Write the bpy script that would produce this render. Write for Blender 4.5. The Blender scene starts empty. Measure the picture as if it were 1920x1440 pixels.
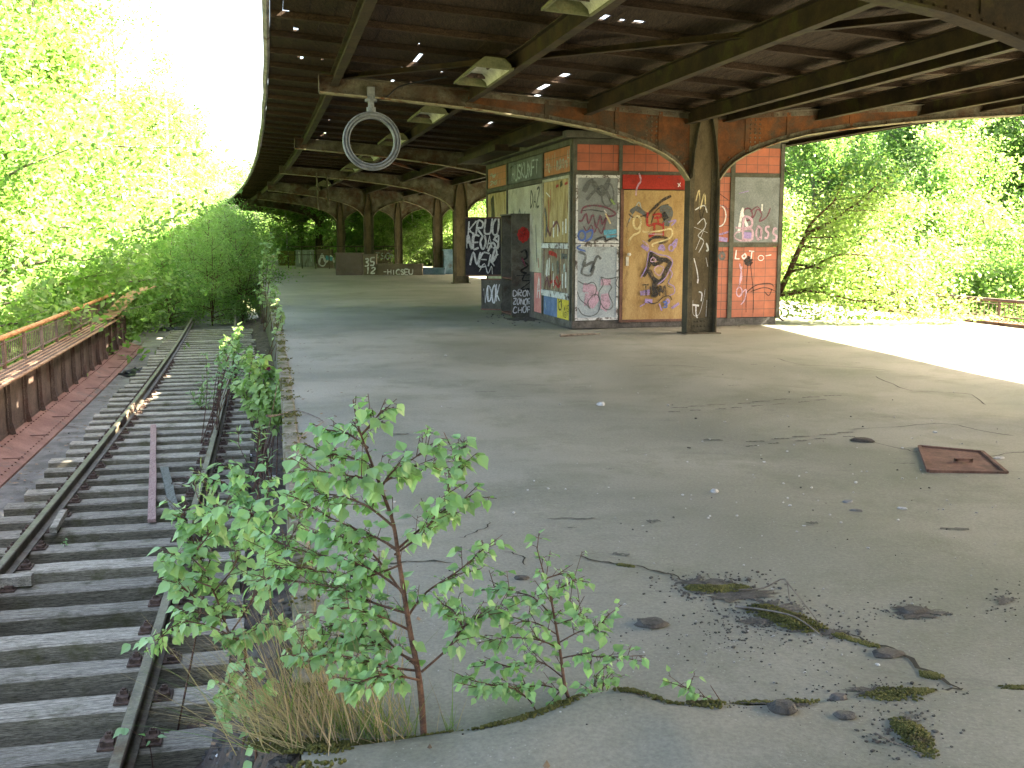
import bpy, math, random
import numpy as np
from mathutils import Vector, Matrix, Quaternion

# ------------------------------------------------------------------ camera, sky, sun, exposure
sc = bpy.context.scene
COL = sc.collection
F_PX, HOR, HC = 1950.0, 447.0, 1.70            # focal length / horizon row of the 1920x1440 photograph, eye height
PITCH = math.atan((720 - HOR) / F_PX)
cam_d = bpy.data.cameras.new("camera"); cam = bpy.data.objects.new("camera", cam_d); COL.objects.link(cam)
cam_d.sensor_width = 36.0; cam_d.lens = 36.0 * F_PX / 1920.0
cam_d.clip_start = 0.05; cam_d.clip_end = 2000
cam.location = (0, 0, HC); cam.rotation_euler = (math.pi / 2 - PITCH, 0, 0)
sc.camera = cam

TO_SUN = Vector((1.0, 0.12, 0.78)).normalized()
SUN_EL = math.asin(TO_SUN.z); SUN_ROT = math.atan2(TO_SUN.x, TO_SUN.y)
world = bpy.data.worlds.new("World"); sc.world = world; world.use_nodes = True
wn = world.node_tree.nodes; wl = world.node_tree.links; wn.clear()
sky = wn.new("ShaderNodeTexSky"); sky.sky_type = 'NISHITA'; sky.sun_disc = False
sky.sun_elevation = SUN_EL; sky.sun_rotation = SUN_ROT; sky.dust_density = 5.0; sky.air_density = 1.0; sky.ozone_density = 0.3
bg = wn.new("ShaderNodeBackground"); bg.inputs[1].default_value = 0.06
wo = wn.new("ShaderNodeOutputWorld")
wl.new(sky.outputs[0], bg.inputs[0]); wl.new(bg.outputs[0], wo.inputs[0])
sun_d = bpy.data.lights.new("sun", 'SUN'); sun_d.energy = 4.5; sun_d.angle = math.radians(0.5); sun_d.color = (1.0, 0.93, 0.80)
sun = bpy.data.objects.new("sun", sun_d); COL.objects.link(sun)
sun.rotation_euler = TO_SUN.to_track_quat('Z', 'Y').to_euler(); sun.location = (30, 5, 40)
sc.view_settings.view_transform = 'Standard'; sc.view_settings.look = 'None'; sc.view_settings.gamma = 1.0
sc.view_settings.exposure = 4.52
sc.view_settings.use_white_balance = True; sc.view_settings.white_balance_temperature = 7000; sc.view_settings.white_balance_tint = 10
sc.cycles.max_bounces = 10; sc.cycles.diffuse_bounces = 6; sc.cycles.transmission_bounces = 6
sc.cycles.use_denoising = True

R = random.Random(7)

# ------------------------------------------------------------------ layout of the station
def edge(t):                                   # left platform edge, a slow curve to the left
    return Vector((-(0.213 * t + 0.0007 * t * t), t, 0))
def axes(t):
    h = 0.213 + 0.0014 * t
    T = Vector((-h, 1, 0)).normalized(); return T, Vector((T.y, -T.x, 0))
def P(t, o, z=0.0):                            # o: metres to the right of the left platform edge
    T, N = axes(t); p = edge(t) + N * o; p.z = z; return p
AX = 7.41                                      # canopy axis
def G(px, py, z=0.0):                          # point of a horizontal plane seen at a photo pixel
    u = (px - 960) / F_PX; v = (py - 720) / F_PX
    c, s = math.cos(PITCH), math.sin(PITCH)
    d = Vector((u, c - v * s, -s - v * c)); k = (z - HC) / d.z
    return Vector((d.x * k, d.y * k, z))
def AT(px, py, Y):                             # point at distance Y seen at a photo pixel
    u = (px - 960) / F_PX; v = (py - 720) / F_PX
    c, s = math.cos(PITCH), math.sin(PITCH)
    d = Vector((u, c - v * s, -s - v * c)); k = Y / d.y
    return Vector((d.x * k, Y, HC + d.z * k))

# ------------------------------------------------------------------ object helpers
def worg(o):
    v = Vector((0, 0, 0))
    while o is not None:
        v += o.location; o = o.parent
    return v
def tag(o, label=None, cat=None, group=None, kind=None):
    if label: o["label"] = label
    if cat: o["category"] = cat
    if group: o["group"] = group
    if kind: o["kind"] = kind
    return o
def root(name, label, cat, loc=(0, 0, 0), group=None):
    o = bpy.data.objects.new(name, None); COL.objects.link(o); o.location = loc; o.empty_display_size = 0.1
    return tag(o, label, cat, group)
def copy_tree(o, parent=None):
    c = o.copy(); COL.objects.link(c); c.parent = parent
    for ch in list(o.children): copy_tree(ch, c)
    return c

class MB:
    def __init__(self): self.v = []; self.f = []; self.m = []
    def add(self, vs, fs, m=0):
        b = len(self.v); self.v.extend([tuple(p) for p in vs])
        for f in fs: self.f.append([b + i for i in f]); self.m.append(m)
    def box(self, c, s, ax=None, m=0):
        c = Vector(c)
        X, Y, Z = ax if ax else (Vector((1, 0, 0)), Vector((0, 1, 0)), Vector((0, 0, 1)))
        X, Y, Z = X * s[0] / 2, Y * s[1] / 2, Z * s[2] / 2
        vs = [c + X * i + Y * j + Z * k for i in (-1, 1) for j in (-1, 1) for k in (-1, 1)]
        self.add(vs, [(0, 1, 3, 2), (4, 6, 7, 5), (0, 4, 5, 1), (2, 3, 7, 6), (0, 2, 6, 4), (1, 5, 7, 3)], m)
    def hexa(self, vs, m=0):                   # 8 corners: bottom ring 0-3, top ring 4-7
        self.add(vs, [(3, 2, 1, 0), (4, 5, 6, 7), (0, 1, 5, 4), (1, 2, 6, 5), (2, 3, 7, 6), (3, 0, 4, 7)], m)
    def sweep(self, rings, m=0, closed=True, caps=True):
        n = len(rings[0]); b = len(self.v)
        for r in rings: self.v.extend([tuple(p) for p in r])
        for i in range(len(rings) - 1):
            for j in range(n if closed else n - 1):
                k = (j + 1) % n
                self.f.append([b + i * n + j, b + i * n + k, b + (i + 1) * n + k, b + (i + 1) * n + j]); self.m.append(m)
        if caps and closed:
            self.f.append([b + j for j in range(n)][::-1]); self.m.append(m)
            self.f.append([b + (len(rings) - 1) * n + j for j in range(n)]); self.m.append(m)
    def tube(self, pts, rad, n=6, m=0, caps=True):
        pts = [Vector(p) for p in pts]
        if not isinstance(rad, (list, tuple)): rad = [rad] * len(pts)
        rings = []; ref = None
        for i, p in enumerate(pts):
            d = (pts[min(i + 1, len(pts) - 1)] - pts[max(i - 1, 0)])
            if d.length < 1e-9: d = Vector((0, 0, 1))
            d.normalize()
            if ref is None:
                ref = d.cross(Vector((0, 0, 1)))
                if ref.length < 0.05: ref = d.cross(Vector((1, 0, 0)))
            ref = (ref - d * ref.dot(d)).normalized(); q = d.cross(ref)
            rings.append([p + (ref * math.cos(2 * math.pi * k / n) + q * math.sin(2 * math.pi * k / n)) * rad[i] for k in range(n)])
        self.sweep(rings, m, True, caps)
    def lump(self, c, s, rng, m=0, n=8, rough=0.25, rot=0.0, flat=None):   # irregular stone
        c = Vector(c); rr = []; K = 4
        ca, sa = math.cos(rot), math.sin(rot)
        for i in range(1, K):
            th = math.pi * i / K; ring = []
            for j in range(n):
                a = 2 * math.pi * j / n; q = 1 + rng.uniform(-rough, rough)
                x, y, z = math.sin(th) * math.cos(a) * q * s[0] / 2, math.sin(th) * math.sin(a) * q * s[1] / 2, math.cos(th) * s[2] / 2
                ring.append(c + Vector((x * ca - y * sa, x * sa + y * ca, z)))
            rr.append(ring)
        self.sweep(rr, m)
    def prism(self, poly, d, m=0):             # planar polygon extruded by vector d
        n = len(poly); vs = [Vector(p) for p in poly]; vs += [p + d for p in vs]
        self.add(vs, [list(range(n))[::-1], list(range(n, 2 * n))] + [[i, (i + 1) % n, n + (i + 1) % n, n + i] for i in range(n)], m)
    def build(self, name, mats, parent=None, smooth=False, bevel=0.0):
        me = bpy.data.meshes.new(name)
        og = worg(parent) if parent else Vector((0, 0, 0))
        me.from_pydata([(x - og.x, y - og.y, z - og.z) for x, y, z in self.v], [], self.f)
        for mt in (mats if isinstance(mats, (list, tuple)) else [mats]): me.materials.append(mt)
        if any(self.m): me.polygons.foreach_set("material_index", self.m)
        if smooth: me.polygons.foreach_set("use_smooth", [True] * len(me.polygons))
        me.update()
        o = bpy.data.objects.new(name, me); COL.objects.link(o); o.parent = parent
        if bevel:
            b = o.modifiers.new("bevel", 'BEVEL'); b.width = bevel; b.segments = 2; b.limit_method = 'ANGLE'
        return o

def smooth_path(pts, k=4):
    pts = [Vector(p) for p in pts]
    if len(pts) < 3: return pts
    out = []
    for i in range(len(pts) - 1):
        p0, p1, p2, p3 = pts[max(i - 1, 0)], pts[i], pts[i + 1], pts[min(i + 2, len(pts) - 1)]
        for j in range(k):
            s = j / k
            out.append(0.5 * ((2 * p1) + (p2 - p0) * s + (2 * p0 - 5 * p1 + 4 * p2 - p3) * s * s + (3 * p1 - p0 - 3 * p2 + p3) * s ** 3))
    out.append(pts[-1]); return out

def ribbon(mb, org, ex, ey, nrm, pts, w, m, lift, curve=True):
    q = [Vector((a, b, 0)) for a, b in pts]
    if curve: q = smooth_path(q, 4)
    L = []
    for i, p in enumerate(q):
        d = q[min(i + 1, len(q) - 1)] - q[max(i - 1, 0)]
        if d.length < 1e-6: d = Vector((1, 0, 0))
        d.normalize(); s = Vector((-d.y, d.x, 0))
        ww = w / 2 * (0.72 if i in (0, len(q) - 1) else 1.0) * (0.85 + 0.3 * abs(math.sin(i * 0.7 + pts[0][0] * 9)))
        L.append((p + s * ww, p - s * ww))
    vs = []
    for a, b in L:
        for c in (a, b): vs.append(org + ex * c.x + ey * c.y + nrm * lift)
    mb.add(vs, [(2 * i, 2 * i + 1, 2 * i + 3, 2 * i + 2) for i in range(len(L) - 1)], m)

FONT = {'A': "0,0 .5,1 1,0|.2,.38 .8,.38", 'B': "0,0 0,1 .7,.95 .7,.6 0,.52 .85,.45 .8,.05 0,0", 'C': "1,.85 .5,1 0,.6 .1,.15 .6,0 1,.15",
 'D': "0,0 0,1 .6,.9 1,.5 .6,.1 0,0", 'E': "1,1 0,1 0,0 1,0|0,.5 .8,.52", 'F': "1,1 0,.95 .05,0|0,.5 .8,.55", 'H': "0,0 .05,1|1,0 .95,1|0,.5 1,.52",
 'I': ".5,0 .5,1", 'K': "0,0 0,1|1,1 .05,.45 1,0", 'L': "0,1 0,0 .9,.02", 'M': "0,0 .1,1 .5,.3 .9,1 1,0", 'N': "0,0 .05,1 .95,0 1,1",
 'O': ".5,1 0,.6 .15,.05 .7,0 1,.5 .8,.95 .5,1", 'P': "0,0 0,1 .8,.95 .85,.55 0,.45", 'R': "0,0 0,1 .8,.95 .8,.55 .05,.48 1,0",
 'S': "1,.9 .4,1 .05,.75 .4,.52 .95,.35 .8,.05 0,.08", 'T': ".5,0 .5,1|0,1 1,.97", 'U': "0,1 0,.2 .5,0 1,.2 1,1", 'V': "0,1 .5,0 1,1",
 'W': "0,1 .25,0 .5,.7 .75,0 1,1", 'Z': "0,1 1,.97 .05,.03 1,0", 'Y': "0,1 .5,.5 1,1|.5,.5 .45,0", 'G': "1,.85 .5,1 0,.6 .1,.1 .6,0 1,.3 .6,.4",
 '9': ".9,.75 .5,1 .1,.78 .4,.52 .9,.75 .85,.2 .3,0", '3': "0,.95 .6,1 .8,.75 .3,.53 .9,.35 .7,.02 0,.05", '5': ".9,1 .1,1 .1,.55 .8,.5 .8,.08 0,.03",
 '1': ".2,.8 .5,1 .5,0", '2': "0,.8 .5,1 .9,.7 .0,.03 1,0", 'a': ".8,.5 .3,.6 .05,.25 .4,0 .8,.25 .8,.55 .9,0", 's': ".8,.55 .3,.6 .2,.4 .75,.25 .6,.02 .1,.05",
 'o': ".45,.6 .05,.3 .4,0 .85,.3 .45,.6", 'l': ".4,0 .45,1.05", 'm': "0,0 .1,.6|.1,.4 .35,.6 .5,.4 .5,0|.5,.4 .75,.6 .95,.4 .95,0", 'n': ".1,0 .15,.6|.15,.4 .5,.6 .8,.4 .8,0",
 '-': "0,.5 .9,.5"}
def write(mb, org, ex, ey, nrm, text, x, y, h, adv, w, m, lift, rng, slant=0.15, jit=0.06):
    for i, ch in enumerate(text):
        if ch not in FONT: continue
        dy = rng.uniform(-jit, jit) * h; sc_ = rng.uniform(0.9, 1.1); lw = adv * 0.78
        for st in FONT[ch].split('|'):
            pts = []
            for pr in st.split():
                a, b = map(float, pr.split(','))
                a += rng.uniform(-jit, jit); b += rng.uniform(-jit, jit) * 0.6
                pts.append((x + i * adv + a * lw + b * h * slant, y + dy + b * h * sc_))
            ribbon(mb, org, ex, ey, nrm, pts, w, m, lift + 0.0003 * i, curve=len(pts) > 3)

# ------------------------------------------------------------------ materials (all procedural)
MAT = {}
def nodes_of(name):
    m = bpy.data.materials.new(name); m.use_nodes = True
    return m, m.node_tree.nodes, m.node_tree.links, m.node_tree.nodes["Principled BSDF"]
def noise(nt, ln, vec, scale, detail=6, rough=0.6, dist=0.0):
    n = nt.new("ShaderNodeTexNoise"); n.inputs["Scale"].default_value = scale; n.inputs["Detail"].default_value = detail
    n.inputs["Roughness"].default_value = rough; n.inputs["Distortion"].default_value = dist
    ln.new(vec, n.inputs["Vector"]); return n.outputs["Fac"]
def ramp(nt, ln, fac, stops):
    r = nt.new("ShaderNodeValToRGB"); e = r.color_ramp.elements
    while len(e) < len(stops): e.new(0.5)
    for i, (p, c) in enumerate(stops):
        e[i].position = p; e[i].color = (c, c, c, 1) if isinstance(c, (int, float)) else (*c, 1)
    ln.new(fac, r.inputs[0]); return r.outputs[0]
def mixc(nt, ln, fac, a, b, mode='MIX'):
    x = nt.new("ShaderNodeMix"); x.data_type = 'RGBA'; x.blend_type = mode
    for s, v in ((0, fac), (6, a), (7, b)):
        if hasattr(v, "is_linked"): ln.new(v, x.inputs[s])
        elif isinstance(v, (int, float)): x.inputs[s].default_value = v if s == 0 else (v, v, v, 1)
        else: x.inputs[s].default_value = (*v, 1)
    return x.outputs[2]
def coords(nt, ln, scale=(1, 1, 1), rot=(0, 0, 0)):
    tc = nt.new("ShaderNodeTexCoord"); mp = nt.new("ShaderNodeMapping")
    mp.inputs["Scale"].default_value = scale; mp.inputs["Rotation"].default_value = rot
    ln.new(tc.outputs["Object"], mp.inputs["Vector"]); return mp.outputs["Vector"]
def bump(nt, ln, h, bs, strength=0.3, dist=0.01):
    b = nt.new("ShaderNodeBump"); b.inputs["Strength"].default_value = strength; b.inputs["Distance"].default_value = dist
    ln.new(h, b.inputs["Height"]); ln.new(b.outputs[0], bs.inputs["Normal"])
def weathered(name, a, b, c=None, scale=3.0, fine=40.0, rough=0.85, stretch=(1, 1, 1), bmp=0.25, lo=0.38, hi=0.62, cpos=(0.55, 0.68), cscale=1.7, metallic=0.0, bd=0.01):
    """base a/b mottled by noise; c shows through in patches; fine grain on top"""
    m, nt, ln, bs = nodes_of(name); v = coords(nt, ln, stretch)
    n1 = noise(nt, ln, v, scale, 8, 0.65); col = ramp(nt, ln, n1, [(lo, a), (hi, b)])
    if c is not None:
        n2 = noise(nt, ln, v, cscale, 9, 0.7, 0.4)
        col = mixc(nt, ln, ramp(nt, ln, n2, [(cpos[0], 0.0), (cpos[1], 1.0)]), col, c)
    n3 = noise(nt, ln, v, fine, 4, 0.7); col = mixc(nt, ln, 1.0, col, ramp(nt, ln, n3, [(0.3, 0.72), (0.7, 1.2)]), 'MULTIPLY')
    ln.new(col, bs.inputs["Base Color"]); bs.inputs["Roughness"].default_value = rough; bs.inputs["Metallic"].default_value = metallic
    bs.inputs["Specular IOR Level"].default_value = 0.25
    hmix = nt.new("ShaderNodeMath"); hmix.operation = 'ADD'; ln.new(n1, hmix.inputs[0]); ln.new(n3, hmix.inputs[1])
    bump(nt, ln, hmix.outputs[0], bs, bmp, bd); MAT[name] = m; return m
def flat(name, c, rough=0.7, var=0.25, spec=0.3):
    m, nt, ln, bs = nodes_of(name); v = coords(nt, ln)
    n1 = noise(nt, ln, v, 9.0, 6, 0.7)
    col = mixc(nt, ln, 1.0, c, ramp(nt, ln, n1, [(0.3, 1 - var), (0.7, 1 + var * 0.6)]), 'MULTIPLY')
    ln.new(col, bs.inputs["Base Color"]); bs.inputs["Roughness"].default_value = rough; bs.inputs["Specular IOR Level"].default_value = spec
    MAT[name] = m; return m
def leafmat(name, a, b, trans=0.45, rough=0.55, nscale=0.8):
    m, nt, ln, bs = nodes_of(name); v = coords(nt, ln)
    oi = nt.new("ShaderNodeObjectInfo"); gi = nt.new("ShaderNodeNewGeometry")
    col = mixc(nt, ln, ramp(nt, ln, noise(nt, ln, v, nscale, 3, 0.6), [(0.35, 0.0), (0.65, 1.0)]), a, b)
    col = mixc(nt, ln, 1.0, col, ramp(nt, ln, gi.outputs["Random Per Island"], [(0.0, 0.78), (1.0, 1.2)]), 'MULTIPLY')
    hs = nt.new("ShaderNodeHueSaturation"); ln.new(col, hs.inputs["Color"])
    mr = nt.new("ShaderNodeMapRange"); mr.inputs[3].default_value = 0.485; mr.inputs[4].default_value = 0.515
    ln.new(oi.outputs["Random"], mr.inputs[0]); ln.new(mr.outputs[0], hs.inputs["Hue"])
    ln.new(hs.outputs[0], bs.inputs["Base Color"]); bs.inputs["Roughness"].default_value = rough
    bs.inputs["Specular IOR Level"].default_value = 0.35
    tr = nt.new("ShaderNodeBsdfTranslucent"); tc = mixc(nt, ln, 1.0, hs.outputs[0], (1.15, 1.4, 0.8), 'MULTIPLY'); ln.new(tc, tr.inputs[0])
    mx = nt.new("ShaderNodeMixShader"); mx.inputs[0].default_value = trans
    ln.new(bs.outputs[0], mx.inputs[1]); ln.new(tr.outputs[0], mx.inputs[2])
    ln.new(mx.outputs[0], nt["Material Output"].inputs[0]); MAT[name] = m; return m

def concrete_floor():
    m, nt, ln, bs = nodes_of("worn_concrete"); v = coords(nt, ln)
    n1 = noise(nt, ln, v, 0.35, 8, 0.6, 0.6); col = ramp(nt, ln, n1, [(0.3, (0.155, 0.158, 0.122)), (0.5, (0.222, 0.218, 0.176)), (0.72, (0.305, 0.293, 0.245))])
    n2 = noise(nt, ln, v, 1.1, 9, 0.72, 0.3); col = mixc(nt, ln, ramp(nt, ln, n2, [(0.5, 0.0), (0.7, 0.55)]), col, (0.115, 0.125, 0.075))
    vs = coords(nt, ln, (0.5, 2.2, 1), (0, 0, 0.2)); n4 = noise(nt, ln, vs, 1.6, 8, 0.7, 0.5)
    col = mixc(nt, ln, ramp(nt, ln, n4, [(0.6, 0.0), (0.76, 0.5)]), col, (0.07, 0.07, 0.062))
    n3 = noise(nt, ln, v, 55, 5, 0.75); col = mixc(nt, ln, 1.0, col, ramp(nt, ln, n3, [(0.3, 0.78), (0.7, 1.18)]), 'MULTIPLY')
    vo = nt.new("ShaderNodeTexVoronoi"); vo.inputs["Scale"].default_value = 42; ln.new(v, vo.inputs["Vector"])
    nn = noise(nt, ln, v, 3.0, 4, 0.6)
    sp = nt.new("ShaderNodeMath"); sp.operation = 'MULTIPLY'
    ln.new(ramp(nt, ln, vo.outputs["Distance"], [(0.10, 1.0), (0.16, 0.0)]), sp.inputs[0]); ln.new(ramp(nt, ln, nn, [(0.45, 0.0), (0.6, 0.65)]), sp.inputs[1])
    col = mixc(nt, ln, sp.outputs[0], col, (0.42, 0.41, 0.39))
    ln.new(col, bs.inputs["Base Color"]); bs.inputs["Specular IOR Level"].default_value = 0.22
    ln.new(ramp(nt, ln, n1, [(0.3, 0.62), (0.7, 0.9)]), bs.inputs["Roughness"])
    hm = nt.new("ShaderNodeMath"); hm.operation = 'ADD'; ln.new(n3, hm.inputs[0]); ln.new(n2, hm.inputs[1])
    bump(nt, ln, hm.outputs[0], bs, 0.35, 0.008); MAT["worn_concrete"] = m
concrete_floor()

def tilemat(name, a, b, w, h):
    m, nt, ln, bs = nodes_of(name); tc = nt.new("ShaderNodeTexCoord"); uv = tc.outputs["UV"]
    br = nt.new("ShaderNodeTexBrick"); br.offset = 0.0
    br.inputs["Scale"].default_value = 1.0; br.inputs["Brick Width"].default_value = w; br.inputs["Row Height"].default_value = h
    br.inputs["Mortar Size"].default_value = 0.005; br.inputs["Color1"].default_value = (*a, 1); br.inputs["Color2"].default_value = (*b, 1)
    br.inputs["Mortar"].default_value = (0.075, 0.035, 0.022, 1); ln.new(uv, br.inputs["Vector"])
    v = coords(nt, ln); n1 = noise(nt, ln, v, 5.0, 8, 0.7)
    col = mixc(nt, ln, 1.0, br.outputs["Color"], ramp(nt, ln, n1, [(0.3, 0.7), (0.7, 1.15)]), 'MULTIPLY')
    n2 = noise(nt, ln, v, 1.4, 9, 0.75, 0.5); col = mixc(nt, ln, ramp(nt, ln, n2, [(0.56, 0.0), (0.75, 0.75)]), col, (0.05, 0.035, 0.025))
    ln.new(col, bs.inputs["Base Color"]); bs.inputs["Roughness"].default_value = 0.55; MAT[name] = m
    bump(nt, ln, br.outputs["Fac"], bs, -0.3, 0.004)
def woodmat(name, a, b, grain=(1, 1, 1), moss=None, rough=0.9):
    m, nt, ln, bs = nodes_of(name); v = coords(nt, ln, grain)
    n1 = noise(nt, ln, v, 6, 9, 0.7, 0.3); col = ramp(nt, ln, n1, [(0.32, a), (0.66, b)])
    n2 = noise(nt, ln, v, 30, 5, 0.7); col = mixc(nt, ln, 1.0, col, ramp(nt, ln, n2, [(0.36, 0.30), (0.6, 1.2)]), 'MULTIPLY')
    if moss:
        v2 = coords(nt, ln); n3 = noise(nt, ln, v2, 2.6, 7, 0.7); col = mixc(nt, ln, ramp(nt, ln, n3, [(0.52, 0.0), (0.68, 0.8)]), col, moss)
    oi = nt.new("ShaderNodeObjectInfo"); col = mixc(nt, ln, 1.0, col, ramp(nt, ln, oi.outputs["Random"], [(0, 0.7), (1, 1.25)]), 'MULTIPLY')
    ln.new(col, bs.inputs["Base Color"]); bs.inputs["Roughness"].default_value = rough; bs.inputs["Specular IOR Level"].default_value = 0.2
    hm = nt.new("ShaderNodeMath"); hm.operation = 'ADD'; ln.new(n1, hm.inputs[0]); ln.new(n2, hm.inputs[1])
    bump(nt, ln, hm.outputs[0], bs, 0.8, 0.012); MAT[name] = m

weathered("beam_steel", (0.05, 0.042, 0.03), (0.145, 0.132, 0.10), (0.06, 0.028, 0.013), scale=2.6, cscale=2.2, cpos=(0.45, 0.66), lo=0.36, hi=0.64)
weathered("rust_steel", (0.055, 0.022, 0.009), (0.135, 0.047, 0.014), (0.045, 0.036, 0.024), scale=2.4, cscale=1.9, cpos=(0.46, 0.62))
weathered("column_steel", (0.045, 0.04, 0.026), (0.085, 0.072, 0.045), (0.10, 0.04, 0.02), scale=3, cscale=1.6, cpos=(0.58, 0.72))
weathered("column_web", (0.075, 0.056, 0.03), (0.125, 0.098, 0.058), (0.055, 0.04, 0.024), scale=2.2, stretch=(1.5, 1.5, .6))
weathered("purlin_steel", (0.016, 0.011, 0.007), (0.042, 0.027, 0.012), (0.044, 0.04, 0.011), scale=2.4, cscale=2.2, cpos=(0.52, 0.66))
weathered("lit_flange", (0.20, 0.18, 0.11), (0.30, 0.27, 0.18), (0.13, 0.05, 0.02), scale=3, cscale=2.5, cpos=(0.5, 0.62))  # pale tone paints light edge lines onto the lower flanges; rust in patches
weathered("zinc_edge", (0.16, 0.16, 0.14), (0.30, 0.29, 0.25), (0.10, 0.06, 0.035), scale=2)
weathered("roof_felt", (0.03, 0.03, 0.03), (0.05, 0.05, 0.045))
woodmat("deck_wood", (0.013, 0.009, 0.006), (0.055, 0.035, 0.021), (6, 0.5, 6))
woodmat("rafter_wood", (0.026, 0.016, 0.010), (0.068, 0.043, 0.027), (0.6, 6, 6))
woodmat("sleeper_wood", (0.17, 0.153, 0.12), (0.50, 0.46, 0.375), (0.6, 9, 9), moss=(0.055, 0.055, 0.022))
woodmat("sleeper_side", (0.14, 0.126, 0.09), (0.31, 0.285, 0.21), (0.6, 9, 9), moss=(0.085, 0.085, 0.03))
woodmat("plank_pink", (0.26, 0.16, 0.14), (0.42, 0.30, 0.27), (9, 0.7, 9))
woodmat("plank_grey", (0.11, 0.12, 0.10), (0.22, 0.23, 0.20), (9, 0.7, 9))
weathered("rail_steel", (0.085, 0.074, 0.052), (0.155, 0.135, 0.098), (0.08, 0.045, 0.025), scale=5, rough=0.55, metallic=0.2)
weathered("fastener_rust", (0.05, 0.035, 0.028), (0.105, 0.068, 0.05), scale=20)
weathered("girder_steel", (0.10, 0.072, 0.056), (0.18, 0.13, 0.10), (0.10, 0.045, 0.03), scale=2.5, cscale=1.5, cpos=(0.5, 0.66))
weathered("flange_rust", (0.22, 0.12, 0.065), (0.36, 0.22, 0.13), (0.16, 0.07, 0.035), scale=3)
weathered("rail_orange", (0.30, 0.13, 0.05), (0.46, 0.24, 0.10), (0.18, 0.07, 0.03), scale=4)
weathered("ledge_red", (0.18, 0.092, 0.068), (0.26, 0.145, 0.11), (0.12, 0.10, 0.085), scale=1.6, cscale=2.0, cpos=(0.56, 0.68))
weathered("bed_concrete", (0.10, 0.096, 0.086), (0.19, 0.182, 0.165), (0.07, 0.054, 0.042), scale=2.4, cscale=1.3, fine=60, bmp=0.5)
weathered("bed_dirt", (0.045, 0.034, 0.028), (0.10, 0.076, 0.062), scale=4, fine=45, bmp=0.8, bd=0.03)
weathered("edge_stone", (0.14, 0.12, 0.085), (0.24, 0.215, 0.16), (0.085, 0.085, 0.025), scale=4, cscale=3, cpos=(0.48, 0.6), bmp=0.6)
weathered("moss", (0.075, 0.08, 0.018), (0.15, 0.15, 0.04), (0.06, 0.045, 0.03), scale=14, cscale=9, fine=120, bmp=0.9, bd=0.02)
weathered("asphalt_lump", (0.05, 0.048, 0.044), (0.11, 0.105, 0.096), (0.075, 0.055, 0.042), scale=14, fine=90, bmp=0.8, bd=0.02)
weathered("chip_white", (0.28, 0.28, 0.27), (0.48, 0.47, 0.45), scale=10)
weathered("hatch_rust", (0.10, 0.05, 0.038), (0.17, 0.09, 0.068), (0.06, 0.04, 0.03), scale=4)
flat("crack_dark", (0.028, 0.027, 0.02), 0.95)
flat("stain_dark", (0.105, 0.105, 0.088), 0.9, 0.5)
tilemat("orange_tile", (0.30, 0.072, 0.03), (0.37, 0.092, 0.038), 0.235, 0.16)
weathered("grey_sheet", (0.15, 0.165, 0.165), (0.22, 0.24, 0.245), (0.12, 0.125, 0.12), scale=1.6, cscale=2.2)
weathered("pale_sheet", (0.28, 0.325, 0.355), (0.37, 0.42, 0.45), (0.22, 0.24, 0.245), scale=1.6, cscale=1.8)
weathered("white_peel", (0.42, 0.43, 0.43), (0.58, 0.59, 0.59), (0.11, 0.09, 0.08), scale=5, cscale=7, cpos=(0.52, 0.58))
weathered("door_tan", (0.27, 0.165, 0.065), (0.42, 0.29, 0.13), (0.14, 0.085, 0.04), scale=1.5, stretch=(2, 2, 0.8), cscale=1.7, cpos=(0.55, 0.78))
weathered("lintel_red", (0.26, 0.022, 0.014), (0.33, 0.03, 0.02), (0.15, 0.02, 0.015), scale=2)
weathered("kiosk_steel", (0.055, 0.054, 0.04), (0.10, 0.098, 0.075), (0.08, 0.05, 0.03), scale=4)
weathered("plinth_brick", (0.06, 0.055, 0.05), (0.12, 0.11, 0.10), scale=5, bmp=0.6)
weathered("cream_wall", (0.30, 0.28, 0.22), (0.43, 0.41, 0.33), (0.13, 0.12, 0.10), scale=1.5, cscale=1.2, cpos=(0.55, 0.72))
weathered("case_beige", (0.24, 0.17, 0.075), (0.42, 0.33, 0.17), (0.17, 0.085, 0.045), scale=2.0, stretch=(3, 3, 1), cscale=1.4)
weathered("case_dark", (0.11, 0.07, 0.045), (0.30, 0.27, 0.20), (0.10, 0.025, 0.02), scale=3.0, stretch=(4, 4, 1), cscale=2.4, cpos=(0.5, 0.62))
weathered("sign_grey", (0.075, 0.085, 0.075), (0.13, 0.14, 0.125), scale=2)
weathered("cab_dark", (0.06, 0.058, 0.048), (0.12, 0.115, 0.092), (0.06, 0.035, 0.025), scale=3)
weathered("cab_black", (0.018, 0.016, 0.02), (0.04, 0.035, 0.04), scale=4)
weathered("cab_inside", (0.03, 0.04, 0.055), (0.06, 0.07, 0.09), (0.05, 0.03, 0.028), scale=3)
weathered("wall_yellow", (0.46, 0.36, 0.04), (0.58, 0.47, 0.07), (0.25, 0.21, 0.1), scale=3, cscale=2.5, cpos=(0.58, 0.7))
weathered("wall_blue", (0.08, 0.13, 0.24), (0.14, 0.20, 0.34), scale=3)
weathered("wall_pink", (0.45, 0.16, 0.15), (0.55, 0.24, 0.22), scale=3)
weathered("stair_wall", (0.09, 0.07, 0.05), (0.165, 0.132, 0.10), (0.09, 0.085, 0.045), scale=1.5)
weathered("stair_pink", (0.11, 0.085, 0.073), (0.16, 0.122, 0.112), (0.12, 0.06, 0.05), scale=1.2)
weathered("stair_grey", (0.16, 0.17, 0.17), (0.26, 0.27, 0.27), (0.10, 0.08, 0.06), scale=2.5, stretch=(2, 2, 0.5))
weathered("stair_blue", (0.06, 0.11, 0.15), (0.13, 0.20, 0.26), (0.06, 0.06, 0.055), scale=2.5)
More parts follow.
